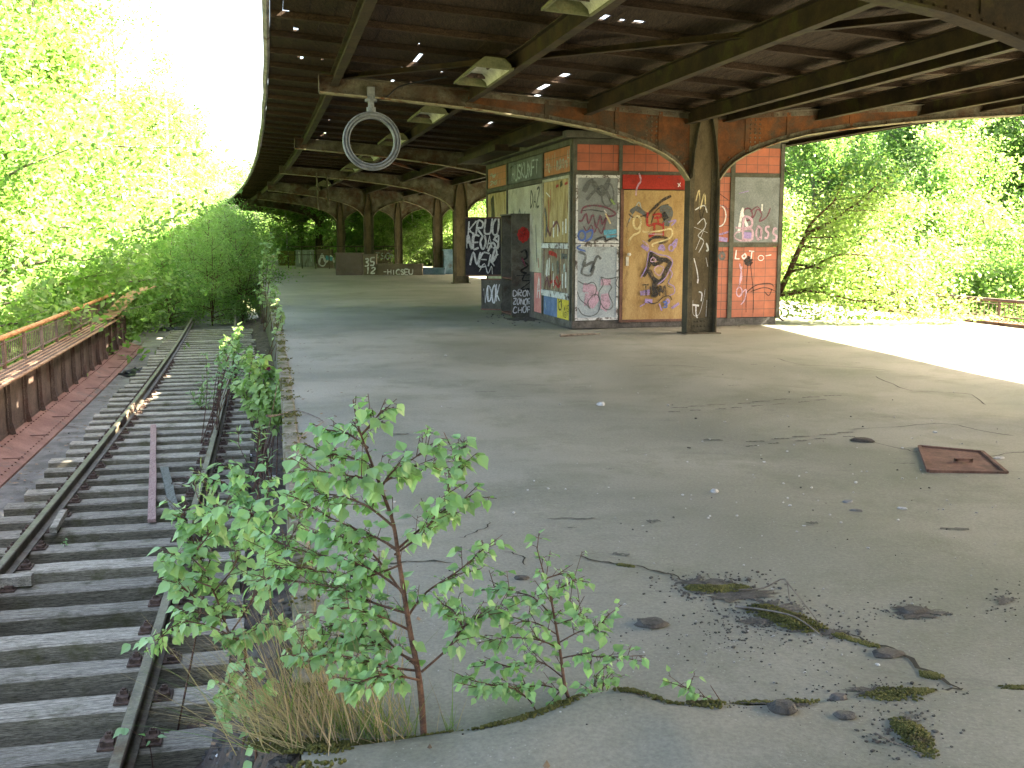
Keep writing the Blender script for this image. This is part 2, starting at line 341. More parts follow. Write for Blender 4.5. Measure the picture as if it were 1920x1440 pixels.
weathered("ring_grey", (0.12, 0.132, 0.145), (0.215, 0.225, 0.235), (0.11, 0.10, 0.09), scale=6, rough=0.6)
weathered("lamp_enamel", (0.42, 0.43, 0.36), (0.56, 0.57, 0.48), (0.26, 0.23, 0.14), scale=4)
weathered("lamp_green", (0.10, 0.108, 0.06), (0.16, 0.16, 0.09), (0.12, 0.07, 0.03), scale=6)
weathered("woodland_floor", (0.05, 0.06, 0.02), (0.14, 0.15, 0.06), (0.20, 0.17, 0.12), scale=0.5, cscale=0.3, fine=8)
weathered("bark_brown", (0.06, 0.032, 0.024), (0.13, 0.072, 0.05), scale=20, fine=80)
weathered("bark_grey", (0.10, 0.085, 0.065), (0.20, 0.175, 0.14), (0.06, 0.05, 0.035), scale=3, stretch=(2, 2, 0.6))
weathered("bark_birch", (0.38, 0.36, 0.32), (0.58, 0.55, 0.50), (0.05, 0.045, 0.04), scale=2, stretch=(1, 1, 3), cpos=(0.6, 0.66))
weathered("twig_grey", (0.10, 0.085, 0.07), (0.19, 0.165, 0.14), scale=12)
leafmat("leaf_wood", (0.09, 0.17, 0.045), (0.19, 0.265, 0.09), 0.5, .55, .55)
leafmat("leaf_bright", (0.16, 0.26, 0.075), (0.26, 0.335, 0.14), 0.58, .55, .55)
leafmat("leaf_dark", (0.15, 0.26, 0.08), (0.23, 0.34, 0.13), 0.5)
leafmat("leaf_birch", (0.20, 0.36, 0.15), (0.28, 0.43, 0.21), 0.38, 0.38, 5)
leafmat("leaf_shoot", (0.19, 0.31, 0.085), (0.27, 0.38, 0.13), 0.36, 0.45, 5)
leafmat("leaf_willow", (0.20, 0.31, 0.12), (0.27, 0.37, 0.17), 0.3, 0.45, 5)
leafmat("grass_dry", (0.27, 0.20, 0.11), (0.38, 0.30, 0.18), 0.25, 0.7, 3)
leafmat("grass_green", (0.09, 0.17, 0.03), (0.15, 0.22, 0.06), 0.35, 0.6, 3)
for nm, c in dict(g_white=(0.72, 0.72, 0.72), g_black=(0.018, 0.018, 0.02), g_smoke=(0.10, 0.11, 0.11), g_red=(0.38, 0.022, 0.02), g_lilac=(0.33, 0.24, 0.50), g_blue=(0.06, 0.13, 0.42),
                  g_cyan=(0.10, 0.36, 0.50), g_cream=(0.68, 0.56, 0.30), g_maroon=(0.16, 0.045, 0.075), g_pink=(0.50, 0.33, 0.42), g_green=(0.22, 0.34, 0.10), g_pale=(0.36, 0.42, 0.42),
                  bag_black=(0.012, 0.013, 0.016), rag_red=(0.20, 0.03, 0.05), cup_white=(0.6, 0.6, 0.6), brass=(0.55, 0.52, 0.45)).items():
    m_ = flat(nm, c, 0.45 if nm in ("bag_black", "brass") else 0.65, 0.22)
    if nm.startswith("g_"):
        nt, ln = m_.node_tree.nodes, m_.node_tree.links; v = coords(nt, ln)
        op = mixc(nt, ln, 1.0, ramp(nt, ln, noise(nt, ln, v, 7.0, 8, 0.75), [(0.32, 0.35), (0.52, 0.95)]), ramp(nt, ln, noise(nt, ln, v, 60.0, 4, 0.7), [(0.33, 0.35), (0.5, 1.0)]), 'MULTIPLY')
        tb_ = nt.new("ShaderNodeBsdfTransparent"); mx = nt.new("ShaderNodeMixShader"); ln.new(op, mx.inputs[0]); ln.new(tb_.outputs[0], mx.inputs[1]); ln.new(nt["Principled BSDF"].outputs[0], mx.inputs[2]); ln.new(mx.outputs[0], nt["Material Output"].inputs[0])
M = MAT
Z = Vector((0, 0, 1))

# ------------------------------------------------------------------ setting: ground, platform, track beds
mb = MB(); mb.add([(-400, -300, -5), (400, -300, -5), (400, 600, -5), (-400, 600, -5)], [(0, 1, 2, 3)])
tag(mb.build("ground", M["woodland_floor"]), kind='structure')

CRACK = [G(*p) for p in ((470, 1415), (560, 1408), (660, 1400), (800, 1386), (900, 1380), (1000, 1362), (1080, 1335), (1150, 1322), (1190, 1325), (1260, 1348), (1330, 1342), (1420, 1338), (1500, 1332), (1600, 1318), (1700, 1302), (1800, 1300), (1990, 1292))]
def crack_y(x):
    if x <= CRACK[0].x: return CRACK[0].y
    for a, b in zip(CRACK, CRACK[1:]):
        if a.x <= x <= b.x: return a.y + (b.y - a.y) * (x - a.x) / max(1e-6, b.x - a.x)
    return CRACK[-1].y
def sm(x): x = max(0.0, min(1.0, x)); return x * x * (3 - 2 * x)
def plat_z(x, y):
    z = 0.010 * math.sin(x * 0.9 + 0.4) * math.sin(y * 0.55) + 0.006 * math.sin(x * 2.3 + y * 1.7)
    if y < 9:
        d = crack_y(x) - y                     # metres on the near side of the crack
        z += 0.022 * sm(d / 0.03) * sm((4.2 - d) / 3.0)
        z += 0.05 * math.exp(-((x - 0.33) / 0.55) ** 2 - ((d - 0.12) / 0.30) ** 2) * sm(d / 0.06 + 0.4)
        z += 0.012 * math.exp(-((x - 1.0) / 0.7) ** 2 - ((y - 4.5) / 0.5) ** 2)
    return z
def frange(a, b, s):
    n = max(1, int(round((b - a) / s))); return [a + (b - a) * i / n for i in range(n + 1)]
ts = frange(-10, 1.8, 0.8)[:-1] + frange(1.8, 6.5, 0.035)[:-1] + frange(6.5, 20, 0.25)[:-1] + frange(20, 92, 1.0)
os_ = frange(0.0, 4.2, 0.045)[:-1] + frange(4.2, 13.8, 0.4)
mb = MB(); grid = []
for t in ts:
    row = []
    for o in os_:
        p = P(t, o); row.append((p.x, p.y, plat_z(p.x, p.y)))
    grid.append(row)
n = len(os_); mb.v = [q for r in grid for q in r]
mb.f = [[i * n + j, i * n + j + 1, (i + 1) * n + j + 1, (i + 1) * n + j] for i in range(len(ts) - 1) for j in range(n - 1)]; mb.m = [0] * len(mb.f)
for o, sgn in ((0.0, 1), (13.8, -1)):          # side walls down to the track beds
    a = len(mb.v)
    for t in ts:
        p = P(t, o); mb.v += [(p.x, p.y, plat_z(p.x, p.y)), (p.x, p.y, -1.6)]
    for i in range(len(ts) - 1):
        q = [a + 2 * i, a + 2 * i + 1, a + 2 * i + 3, a + 2 * i + 2]; mb.f.append(q if sgn > 0 else q[::-1]); mb.m.append(2)
def ground_strip(path, w, m, jit=0.0, lift=0.004, rng=R, k=5):
    q = smooth_path([Vector((p.x, p.y, 0)) for p in path], k); vs = []
    for i, p in enumerate(q):
        d = (q[min(i + 1, len(q) - 1)] - q[max(i - 1, 0)]); d.normalize(); s = Vector((-d.y, d.x, 0))
        p = p + s * rng.uniform(-jit, jit); ww = w * rng.uniform(0.4, 1.4) / 2 * (0.2 if i in (0, len(q) - 1) else 1)
        for c in (p + s * ww, p - s * ww): vs.append((c.x, c.y, plat_z(c.x, c.y) + lift))
    mb.add(vs, [(2 * i, 2 * i + 1, 2 * i + 3, 2 * i + 2) for i in range(len(q) - 1)], m)
for pts, w in ((((1080, 1042), (1130, 1052), (1190, 1062), (1260, 1078), (1300, 1100)), 0.018), (((1560, 1185), (1620, 1205), (1680, 1225), (1740, 1262), (1810, 1296)), 0.02),
               (((1810, 1297), (1740, 1300), (1640, 1310)), 0.012), (((945, 1035), (975, 1045), (990, 1062)), 0.01), (((700, 1060), (780, 1055), (850, 1057)), 0.016),
               (((860, 1010), (900, 995), (920, 978)), 0.008), (((1455, 672), (1510, 685), (1580, 687), (1680, 695)), 0.014), (((1640, 705), (1700, 730), (1760, 735), (1820, 740), (1850, 760)), 0.013),
               (((1590, 805), (1680, 800), (1770, 796), (1830, 808), (1900, 820)), 0.012), (((1600, 820), (1700, 845), (1720, 850)), 0.01), (((1830, 862), (1900, 850), (1960, 845)), 0.015),
               (((1280, 822), (1340, 835)), 0.008), (((1180, 690), (1260, 686), (1330, 690)), 0.012), (((1080, 1042), (1150, 1032)), 0.01)):
    ground_strip([G(*p) for p in pts], w, 1, 0.02)
for pts in ([(1255 + 40 * k, 765 - 3 * k) for k in range(8)], [(1390 + 45 * k, 828 - 4 * k) for k in range(5)]):    # rows of dark stain dashes
    for (x, y) in pts:
        for dy, w in ((0, 34), (8, 22)):
            x0 = x + R.uniform(-12, 12); ground_strip([G(x0, y + dy), G(x0 + w / 2, y + dy - 1), G(x0 + w, y + dy - 1)], 0.035, 3, 0.01)
for k in range(26):
    x, y = R.uniform(560, 1880), R.uniform(530, 1000) if R.random() < 0.75 else R.uniform(1000, 1380)
    g = G(x, y); L = R.uniform(0.05, 0.3); a = R.uniform(-0.4, 0.4); d = Vector((math.cos(a), math.sin(a), 0)) * L
    if (g - edge(g.y)).x < 0.5: continue
    ground_strip([g - d / 2, g, g + d / 2], R.uniform(0.01, 0.05), 3, 0.012)
tag(mb.build("platform", [M["worn_concrete"], M["crack_dark"], M["bed_concrete"], M["stain_dark"]], smooth=True), kind='structure')

def strip(name, mat, t0, t1, prof, step=1.5, kind='structure'):
    mb = MB(); tt = frange(t0, t1, step); rows = [[P(t, o, z) for o, z in prof] for t in tt]
    mb.sweep(rows, 0, False, False); return tag(mb.build(name, mat, smooth=False), kind=kind)
strip("track_bed", M["bed_concrete"], -10, 92, [(-4.06, -1.46), (-2.0, -1.47), (-0.45, -1.47)][::1])
def dirt_z(t, o):
    z = -1.445 + (0.0 if o < -0.62 else 0.10 * sm((o + 0.62) / 0.5))
    return z + 1.28 * sm((o + 0.66) / 0.64) * sm((8.5 - t) / 4.0)
bd = MB(); RB = random.Random(3); rows = []
for t in frange(0.5, 40, 0.09):
    rows.append([P(t, o, dirt_z(t, o) + RB.uniform(0, 0.04)) for o in frange(-0.7, -0.005, 0.07)])
bd.sweep(rows, 0, False, False); tag(bd.build("dirt_strip", M["bed_dirt"], smooth=True), kind='structure')
strip("opposite_track_bed", M["bed_concrete"], -10, 92, [(13.8, -1.46), (18.4, -1.46)])

# platform edge kerb with moss
kb = MB(); RK = random.Random(5)
for t in frange(3.6, 60, 0.9)[:-1]:
    L = 0.885
    a0, a1 = P(t, -0.03), P(t + L, -0.03); b0, b1 = P(t, 0.09), P(t + L, 0.09); dz = RK.uniform(-0.012, 0.014); x = RK.uniform(-0.02, 0.015)
    top = [plat_z(p.x, p.y) + 0.018 + dz for p in (a0, b0, b1, a1)]
    N = axes(t)[1]
    lo = [p.copy() for p in (a0, b0, b1, a1)]
    for p in (lo[0], lo[3]): p += N * x
    for p in lo: p.z = -0.16
    hi = [Vector((p.x, p.y, z)) for p, z in zip(lo, top)]
    kb.hexa(lo + hi)
tag(kb.build("platform_kerb", M["edge_stone"], bevel=0.02), kind='structure')

# ------------------------------------------------------------------ canopy
T_FR = [-12.0, -2.3, 7.8] + [17.04 + 10.5 * k for k in range(0, 7)]
RT0, RT1 = -13.5, 84.0
def ztop(n): return 3.86 + max(0.0, (abs(n) - 0.27)) / 6.38 * 0.42
def redge(t): return 7.3 - max(0.0, 17 - t) * 0.10 if t > 5 else 6.1
LEDGE = -7.45
canopy = root("platform_canopy", "rusty riveted steel platform roof with dark boarded underside on arched columns", "platform roof", tuple(P(17.04, AX)))
BOT = [(0, 2.72), (0.06, 2.80), (0.15, 2.92), (0.3, 3.05), (0.5, 3.17), (0.75, 3.28), (1.15, 3.41), (1.7, 3.55), (2.6, 3.69), (3.95, 3.85), (5.2, 3.95), (6.4, 4.035)]
def zbot(d):
    for (a, z0), (b, z1) in zip(BOT, BOT[1:]):
        if d <= b: return z0 + (z1 - z0) * (d - a) / (b - a)
    return BOT[-1][1]
def rivets(mb, pts, T, r=0.018, m=0):
    for p in pts:
        for s in (-1,):
            c = p + T * s * 0.0; X = T.cross(Z).normalized()
            base = [c + (X * math.cos(a) + Z * math.sin(a)) * r for a in [k * math.pi / 3 for k in range(6)]]
            top = [c - T * r * 0.7 + (X * math.cos(a) + Z * math.sin(a)) * r * 0.5 for a in [k * math.pi / 3 for k in range(6)]]
            mb.sweep([base, top], m)
def arm(t, n0, n1, dist, name, near, rusty=False):
    """bracket between n0 and n1 (n measured from the canopy axis); dist(n) = metres to the column it springs from"""
    T, N = axes(t); O = P(t, AX); L = abs(n1 - n0); sg = 1 if n1 > n0 else -1
    ds = [d for d, _ in BOT if d < L - 0.05] + [L]; mb = MB()
    if dist == 'arch': ds = [d for d, _ in BOT if d < L / 2] + [L / 2] + [L - d for d, _ in BOT[::-1] if d < L / 2]
    nn = [n0 + sg * d for d in ds]
    dd = [min(d, L - d) if dist == 'arch' else d for d in ds]
    zb = [min(zbot(d), ztop(n) - 0.2) for d, n in zip(dd, nn)]; zt = [ztop(n) for n in nn]
    W = lambda n, z: O + N * n + Z * z
    for i in range(len(nn) - 1):               # web plate
        q = [W(nn[i], zb[i]), W(nn[i + 1], zb[i + 1]), W(nn[i + 1], zt[i + 1]), W(nn[i], zt[i])]
        a, b = [p - T * 0.008 for p in q], [p + T * 0.008 for p in q]
        mi = 2 if (dd[i] < 3.4 and rusty and (dist != 'arch')) else 0
        mb.add(a, [(0, 1, 2, 3) if sg > 0 else (3, 2, 1, 0)], mi); mb.add(b, [(3, 2, 1, 0) if sg > 0 else (0, 1, 2, 3)], mi)
    for zz, th, w, mi in ((zb, -0.022, 0.20, 1), (zt, 0.018, 0.20, 0)):
        rings = []
        for i in range(len(nn)):
            j0, j1 = max(i - 1, 0), min(i + 1, len(nn) - 1)
            d = (W(nn[j1], zz[j1]) - W(nn[j0], zz[j0])).normalized(); up = (T.cross(d) if sg < 0 else d.cross(T)); up = up if up.z > 0 else -up
            if d.z * sg and abs(up.z) < 1e-4: up = N * sg
            p = W(nn[i], zz[i]); rings.append([p - T * w / 2, p + T * w / 2, p + T * w / 2 + up * th, p - T * w / 2 + up * th])
        mb.sweep(rings, mi)
    for zz, s in ((zb, 1), (zt, -1)):          # angle irons along both edges of the web
        for side in (-1, 1):
            rings = []
            for i in range(len(nn)):
                hgt = 0.085; p0 = W(nn[i], zz[i]); p1 = p0 + Z * s * hgt
                rings.append([p0 + T * side * 0.008, p1 + T * side * 0.008, p1 + T * side * 0.02, p0 + T * side * 0.022])
            mb.sweep(rings, 0)
    p1 = W(n1, (zb[-1] + zt[-1]) / 2)
    if dist != 'arch': mb.box(p1 + N * sg * 0.008, (0.016, 0.20, zt[-1] - zb[-1] + 0.02), (N, T, Z), 0)
    for dst in (0.55, 1.35, 2.6):              # vertical stiffeners / splice plate
        if dst < L - 0.4 and dist != 'arch':
            z0, z1 = zbot(dst) + 0.02, ztop(n0 + sg * dst) - 0.02
            for side in (-1, 1): mb.box(W(n0 + sg * dst, (z0 + z1) / 2) + T * side * 0.015, (0.075, 0.014, z1 - z0), (N, T, Z), 2 if rusty else 0)
    if near:
        rv = []
        d = 0.1
        while d < L:
            n = n0 + sg * d; zb_ = min(zbot(d), ztop(n) - 0.2)
            rv += [W(n, ztop(n) - 0.045) - T * 0.02, W(n, zb_ + 0.045 + (0.1 if d < 0.3 else 0)) - T * 0.021]; d += 0.115
        for i in range(3):
            for k in range(7):
                n = n0 + sg * (0.62 + 0.09 * i); z0, z1 = zbot(0.62) + 0.1, ztop(n) - 0.12
                rv.append(W(n, z0 + (z1 - z0) * k / 6) - T * 0.008)
        rivets(mb, rv, T)
    return mb.build(name, [M["beam_steel"], M["lit_flange"], M["rust_steel"]] if t > 12 else [M["purlin_steel"], M["purlin_steel"], M["purlin_steel"]], canopy)
def column(t, n, w, name, near, gr=False):
    T, N = axes(t); O = P(t, AX + n); mb = MB(); top = ztop(n); h = w / 2
    mats = [M["column_steel"], M["g_white"], M["g_black"], M["g_cream"], M["column_web"]]
    mb.box(O + Z * (top / 2 - 0.01), (w, 0.016, top - 0.02), (N, T, Z), 4)
    for s in (-1, 1):
        mb.box(O + N * s * (h + 0.011) + Z * 1.36, (0.022, 0.24, 2.72), (N, T, Z))
        for side in (-1, 1):
            mb.box(O + N * s * (h - 0.052) + T * side * 0.016 + Z * 1.46, (0.104, 0.016, 2.90), (N, T, Z))
            mb.box(O + N * s * (h - 0.008) + T * side * 0.064 + Z * 1.43, (0.016, 0.08, 2.8), (N, T, Z))
            pts = [(s * (h - 0.02), 2.75), (s * (h - 0.03), 2.95), (s * (h - 0.055), 3.2), (s * (h - 0.09), 3.45), (s * (h - 0.16), 3.8)]     # inner curved angles
            rings = [[O + N * a + Z * z + T * side * q + N * e for q, e in ((0.008, 0), (0.13, 0), (0.13, 0.016), (0.008, 0.016))] for a, z in pts]
            mb.sweep(rings, 0)
    for side in (-1, 1): mb.box(O + T * side * 0.018 + Z * 0.14, (w - 0.21, 0.018, 0.28), (N, T, Z))
    mb.box(O + Z * 0.011, (w + 0.16, 0.40, 0.022), (N, T, Z))
    if near:
        rv = []
        for k in range(21):
            for s in (-1, 1): rv.append(O + N * s * (h - 0.052) + Z * (0.12 + k * 0.135) - T * 0.024)
        for i in range(4):
            for k in range(3): rv.append(O + N * (-0.10 + 0.066 * i) + Z * (0.05 + 0.085 * k) - T * 0.027)
        rivets(mb, rv, T)
    if gr:
        org = O - T * 0.008 - N * h; rg = random.Random(21)
        for pts, wd, mi in ((((.14, 2.35), (.20, 2.55), (.22, 2.2), (.30, 2.5), (.33, 2.2)), .022, 3), (((.13, 2.2), (.3, 2.28), (.36, 2.15)), .02, 1), (((.2, 2.45), (.24, 2.05), (.33, 2.3)), .014, 2),
                            (((.18, 1.95), (.3, 2.05), (.33, 1.9), (.2, 1.75), (.31, 1.65), (.22, 1.45)), .015, 1), (((.16, 1.5), (.36, 1.98)), .01, 1), (((.12, 1.9), (.38, 1.8)), .008, 1), (((.36, 1.62), (.40, 1.5), (.36, 1.48)), .03, 1),
                            (((.13, 1.35), (.19, 1.15), (.22, .98), (.215, .9)), .016, 1), (((.22, .98), (.21, .91)), .035, 1), (((.36, 1.36), (.40, 1.2)), .012, 1), (((.24, .75), (.3, .72), (.29, .58)), .024, 1), (((.13, .6), (.14, .35), (.25, .34), (.33, .6), (.36, .8)), .006, 1),
                            (((.12, .52), (.25, .50)), .04, 1), (((.19, .50), (.20, .35), (.25, .2), (.27, .08)), .026, 1), (((.40, .6), (.39, .3)), .010, 1)):
            ribbon(mb, org, N, Z, -T, pts, wd, mi, 0.003 + 0.0004 * rg.randint(0, 5))
    return mb.build(name, mats, canopy)
for k, t in enumerate(T_FR):
    near = t < 30; rusty = 15 < t < 20
    rn = min(6.45, redge(t) - 0.75)
    if k <= 5:
        column(t, 0.0, 0.53, "column", near, gr=(k == 3))
        arm(t, -0.27, -6.65, 'free', "bracket_arm", near, rusty); arm(t, 0.27, rn, 'free', "bracket_arm", near, rusty)
    else:
        column(t, -2.05, 0.42, "column", False); column(t, 1.3, 0.42, "column", False)
        arm(t, -2.26, -6.65, 'free', "bracket_arm", False); arm(t, 1.51, rn, 'free', "bracket_arm", False)
        arm(t, -1.84, 1.09, 'arch', "arched_beam", False)

for n, dep, mt in ((-6.42, 0.20, "purlin_steel"), (-4.2, 0.24, "purlin_steel"), (-2.15, 0.26, "purlin_steel"), (-0.30, 0.24, "purlin_steel"), (0.42, 0.20, "purlin_steel"), (2.2, 0.24, "purlin_steel"), (4.3, 0.24, "purlin_steel"), (5.6, 0.22, "purlin_steel")):
    mb = MB(); zt = ztop(n) + 0.06; zb = zt - dep; hw = 0.06
    prof = [(-hw, zb), (hw, zb), (hw, zb + 0.014), (0.006, zb + 0.02), (0.006, zt - 0.02), (hw, zt - 0.014), (hw, zt), (-hw, zt), (-hw, zt - 0.014), (-0.006, zt - 0.02), (-0.006, zb + 0.02), (-hw, zb + 0.014)]
    mb.sweep([[P(t, AX + n + a, z) for a, z in prof] for t in frange(RT0, RT1 - 0.3, 1.5)], 0)
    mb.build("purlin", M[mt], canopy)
RR = random.Random(11)
for t in frange(RT0 + 0.4, RT1 - 0.5, 1.25):
    mb = MB(); T, N = axes(t); re = redge(t); rings = []
    for n in (LEDGE + 0.03, -0.27, 0.27, re - 0.03):
        z = ztop(n) + 0.06; p = P(t, AX + n)
        rings.append([p - T * 0.045 + Z * z, p + T * 0.045 + Z * z, p + T * 0.045 + Z * (z + 0.08), p - T * 0.045 + Z * (z + 0.08)])
    mb.sweep(rings, 0); mb.build("rafter", M["rafter_wood"], canopy)

# boarded deck: boards run along the platform, some are missing or split
def roof_pick(px, py):                         # (t, n) of the deck seen at a photo pixel
    best = None
    for it in range(160):
        n = -7.3 + it * 0.07; z = ztop(n) + 0.145
        g = G(px, py, z)
        lo, hi = -5.0, 90.0
        t = g.y - 0.24 * (AX + n)
        for _ in range(8):
            T, N = axes(t); t += (g - P(t, AX + n, z)).dot(T)
        e = abs((g - P(t, AX + n, z)).dot(axes(t)[1]))
        if best is None or e < best[0]: best = (e, t, n)
    return best[1], best[2]
HOLES = []
for (px, py, L, w) in ((551, 25, .22, .05), (556, 55, .15, .04), (555, 103, .2, .03), (578, 107, .35, .03), (610, 108, .3, .03), (780, 108, .55, .045), (770, 128, .4, .035), (743, 150, .4, .04), (777, 151, .25, .04),
                       (627, 228, .3, .03), (605, 250, .5, .04), (703, 253, .25, .03), (1002, 182, 1.0, .085), (1022, 167, .8, .08), (980, 203, .6, .07), (918, 231, .4, .06), (1058, 141, .25, .12), (1140, 34, .2, .06), (1163, 38, .1, .05), (1185, 40, .1, .04),
                       (1193, 41, .1, .05), (704, 118, .1, .03), (719, 119, .1, .03), (769, 103, .12, .03), (842, 137, .1, .03), (780, 82, .1, .02), (1110, 98, .1, .03), (565, 148, .1, .03), (724, 298, .4, .08), (630, 226, .2, .03)):
    t, n = roof_pick(px, py); HOLES.append((t - L * .6, t + L * .8, n, w * 1.5))
mb = MB(); BW = 0.155
def board(t0, t1, n0, n1, dz):
    if t1 - t0 < 0.01 or n1 - n0 < 0.004: return
    tt = frange(t0, t1, 3.0); rings = []
    for t in tt:
        re = redge(t); a, b = min(n0, re), min(n1, re)
        if b - a < 0.003: a = b - 0.003
        rings.append([P(t, AX + a, ztop(a) + 0.143 + dz), P(t, AX + b, ztop(b) + 0.143 + dz), P(t, AX + b, ztop(b) + 0.165), P(t, AX + a, ztop(a) + 0.165)])
    mb.sweep(rings, 0)
n = LEDGE + 0.02
while n < 7.28:
    n1 = n + BW - 0.002; cuts = []
    for (a, b, hn, w) in HOLES:
        if n <= hn < n + BW: cuts.append((a, b, min(w, BW - 0.02), hn))
    cuts.sort(); t = RT0; dz = R.uniform(-0.003, 0.003)
    for a, b, w, hn in cuts:
        if a < t: continue
        board(t, a, n, n1, dz)
        side = R.random() < 0.5
        board(a, b, n + (0 if side else w), n1 - (w if side else 0), dz); t = b
    board(t, RT1, n, n1, dz); n += BW
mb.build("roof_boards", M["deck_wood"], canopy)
mb = MB(); RG = random.Random(8)              # zinc gutter along the left edge, slightly buckled
rings = []
for t in frange(RT0, RT1, 1.9):
    e = RG.uniform(-0.012, 0.012); zz = ztop(LEDGE) + 0.145 + RG.uniform(-0.01, 0.01); n = LEDGE + e
    rings.append([P(t, AX + n - 0.07, zz - 0.02), P(t, AX + n - 0.02, zz - 0.05), P(t, AX + n + 0.02, zz - 0.02), P(t, AX + n + 0.02, zz + 0.06), P(t, AX + n - 0.07, zz + 0.05)])
mb.sweep(rings, 0); mb.build("gutter", M["zinc_edge"], canopy, smooth=False)
mb = MB(); rings = []
for t in frange(RT0, RT1, 0.8):
    n = redge(t); zz = ztop(n) + 0.06
    rings.append([P(t, AX + n, zz - 0.06), P(t, AX + n + 0.05, zz - 0.06), P(t, AX + n + 0.06, zz + 0.14), P(t, AX + n, zz + 0.14)])
mb.sweep(rings, 0); mb.build("fascia", M["rafter_wood"], canopy)
def brace(t0, n0, t1, n1, mt):
    mb = MB(); p, q = P(t0, AX + n0, ztop(n0) - 0.03), P(t1, AX + n1, ztop(n1) - 0.03)
    d = (q - p).normalized(); s = d.cross(Z).normalized(); u = s.cross(d)
    prof = [(-.05, 0), (.05, 0), (.05, .012), (-.038, .012), (-.038, .09), (-.05, .09)]
    mb.sweep([[x + s * a + u * b for a, b in prof] for x in (p, q)], 0); mb.build("wind_brace", M[mt], canopy)
brace(T_FR[3] - 0.12, -6.3, T_FR[2] + 0.12, 0.3, "purlin_steel"); brace(T_FR[4] + 0.15, -6.0, T_FR[5] - 0.15, -0.4, "rust_steel")
brace(T_FR[5] + 0.15, -6.0, T_FR[6] - 0.15, -2.4, "purlin_steel")

# lamps hanging below the roof
def lamp():
    r = root("platform_lamp", "x", "lamp", (0, 0, 0), "trough lamps under the platform roof")
    A, B, C = 0.24, 0.80, 0.12                  # half width, half length, depth
    sh = MB(); th = 0.012
    prof_o = [(-A, 0), (-A * 0.92, 0.05), (-A * 0.55, C), (A * 0.55, C), (A * 0.92, 0.05), (A, 0)]
    def ring(y, sc_, dz): return [Vector((a * sc_, y, min(b * 1.0, C) + dz)) for a, b in prof_o]
    sh.sweep([ring(-B, 1, th), ring(-B + 0.12, 1, th), ring(B - 0.12, 1, th), ring(B, 1, th)], 0, False, False)
    for y in (-B, B): sh.add(ring(y, 1, th), [(0, 1, 2, 3, 4, 5) if y > 0 else (5, 4, 3, 2, 1, 0)])
    sh.box((0, 0, C + 0.05), (0.07, 0.3, 0.08)); sh.build("housing", M["lamp_green"], r)
    rf = MB()
    def ring2(y, k): return [Vector((a * 0.95 * k, y, b * 0.93)) for a, b in prof_o]
    rf.sweep([ring2(-B + 0.02, 1), ring2(-B * 0.5, 1), ring2(B * 0.5, 1), ring2(B - 0.02, 1)], 0, False, False); rf.build("reflector", M["lamp_enamel"], r, smooth=True)
    for s in (-1, 1):
        ep = MB(); y = s * (B - 0.30); ep.add([Vector((a * 0.6, y + (b * 0.5 * -s), .05 + b * 0.5)) for a, b in prof_o], [(0, 1, 2, 3, 4, 5)])
        ep.build("end_plate", M["fastener_rust"], r)
    fr = MB()
    for s in (-1, 1):
        fr.box((s * (A + 0.008), 0, 0.0), (0.03, 2 * B + 0.04, 0.03)); fr.box((0, s * (B + 0.005), 0.0), (2 * A - 0.02, 0.03, 0.03))
    fr.build("rim", M["lamp_green"], r)
    so = MB()
    for s in (-1, 1): so.tube([(0, s * (B - 0.34), 0.06), (0, s * (B - 0.46), 0.06)], 0.022, 8)
    so.build("lamp_socket", M["fastener_rust"], r, smooth=True); return r
lp0 = lamp()
LAMPS = [(9.4 + 4.95 * k) for k in range(10)]
lab = ["white trough lamp cut off by the top of the photo", "white trough lamp hanging just in front of the second roof beam", "small white trough lamp behind the beam that carries the ring", "fourth white trough lamp, seen just right of the ring", "small trough lamp seen through the hanging ring"]
for k, t in enumerate(LAMPS):
    o = lp0 if k == 0 else copy_tree(lp0)
    T, N = axes(t); o.location = P(t, AX - 4.55, ztop(4.55) - 0.20); o.rotation_euler = (0, math.radians(3.8), math.atan2(-T.x, T.y))
    o["label"] = lab[k] if k < len(lab) else "far trough lamp beyond the ring, one of a receding row under the roof"

# hanging ring (empty clock case)
tM = 17.04; T, N = axes(tM); rc = AT(697, 265, 17.35)
ring_r = root("clock_ring", "empty round grey clock housing hanging from the near roof beam", "clock ring", tuple(rc))
mb = MB(); SEG = 64; prof = [(a * .885, b * .9) for a, b in ((.405, -.05), (.412, -.085), (.43, -.09), (.437, -.045), (.452, -.045), (.458, -.085), (.485, -.09), (.492, -.05), (.505, -.05), (.512, -.08), (.53, -.07), (.535, 0), (.53, .07), (.50, .09), (.44, .085), (.405, .07), (.41, 0))]
rings = []
for i in range(SEG + 1):
    a = 2 * math.pi * i / SEG
    rings.append([rc + (N * math.cos(a) + Z * math.sin(a)) * q + T * y for q, y in prof])
mb.sweep(rings, 0, True, False); mb.build("housing", M["ring_grey"], ring_r)
mb = MB(); top = rc + Z * 0.468
mb.tube([top, top + Z * 0.07], 0.075, 12); mb.tube([top + Z * 0.05, top + Z * 0.17], 0.05, 10); mb.tube([top + Z * 0.16, top + Z * 0.20], 0.10, 12)
zb_ = ztop(5.7) - 0.2
mb.tube([top + Z * 0.2, Vector((top.x, top.y, zb_ + 0.02))], 0.03, 8); mb.box(Vector((top.x, top.y, top.z + 0.29)), (0.12, 0.1, 0.2), (N, T, Z)); mb.build("bracket", M["ring_grey"], ring_r)
mb = MB(); mb.tube(smooth_path([top + Z * 0.19 + N * 0.05, top + Z * 0.24 + N * 0.25, top + Z * 0.42 + N * 0.5 - T * 0.1, P(tM - 1.0, AX - 4.75, ztop(4.75) + 0.03)], 6), 0.012, 5); mb.build("cable", M["bag_black"], ring_r)
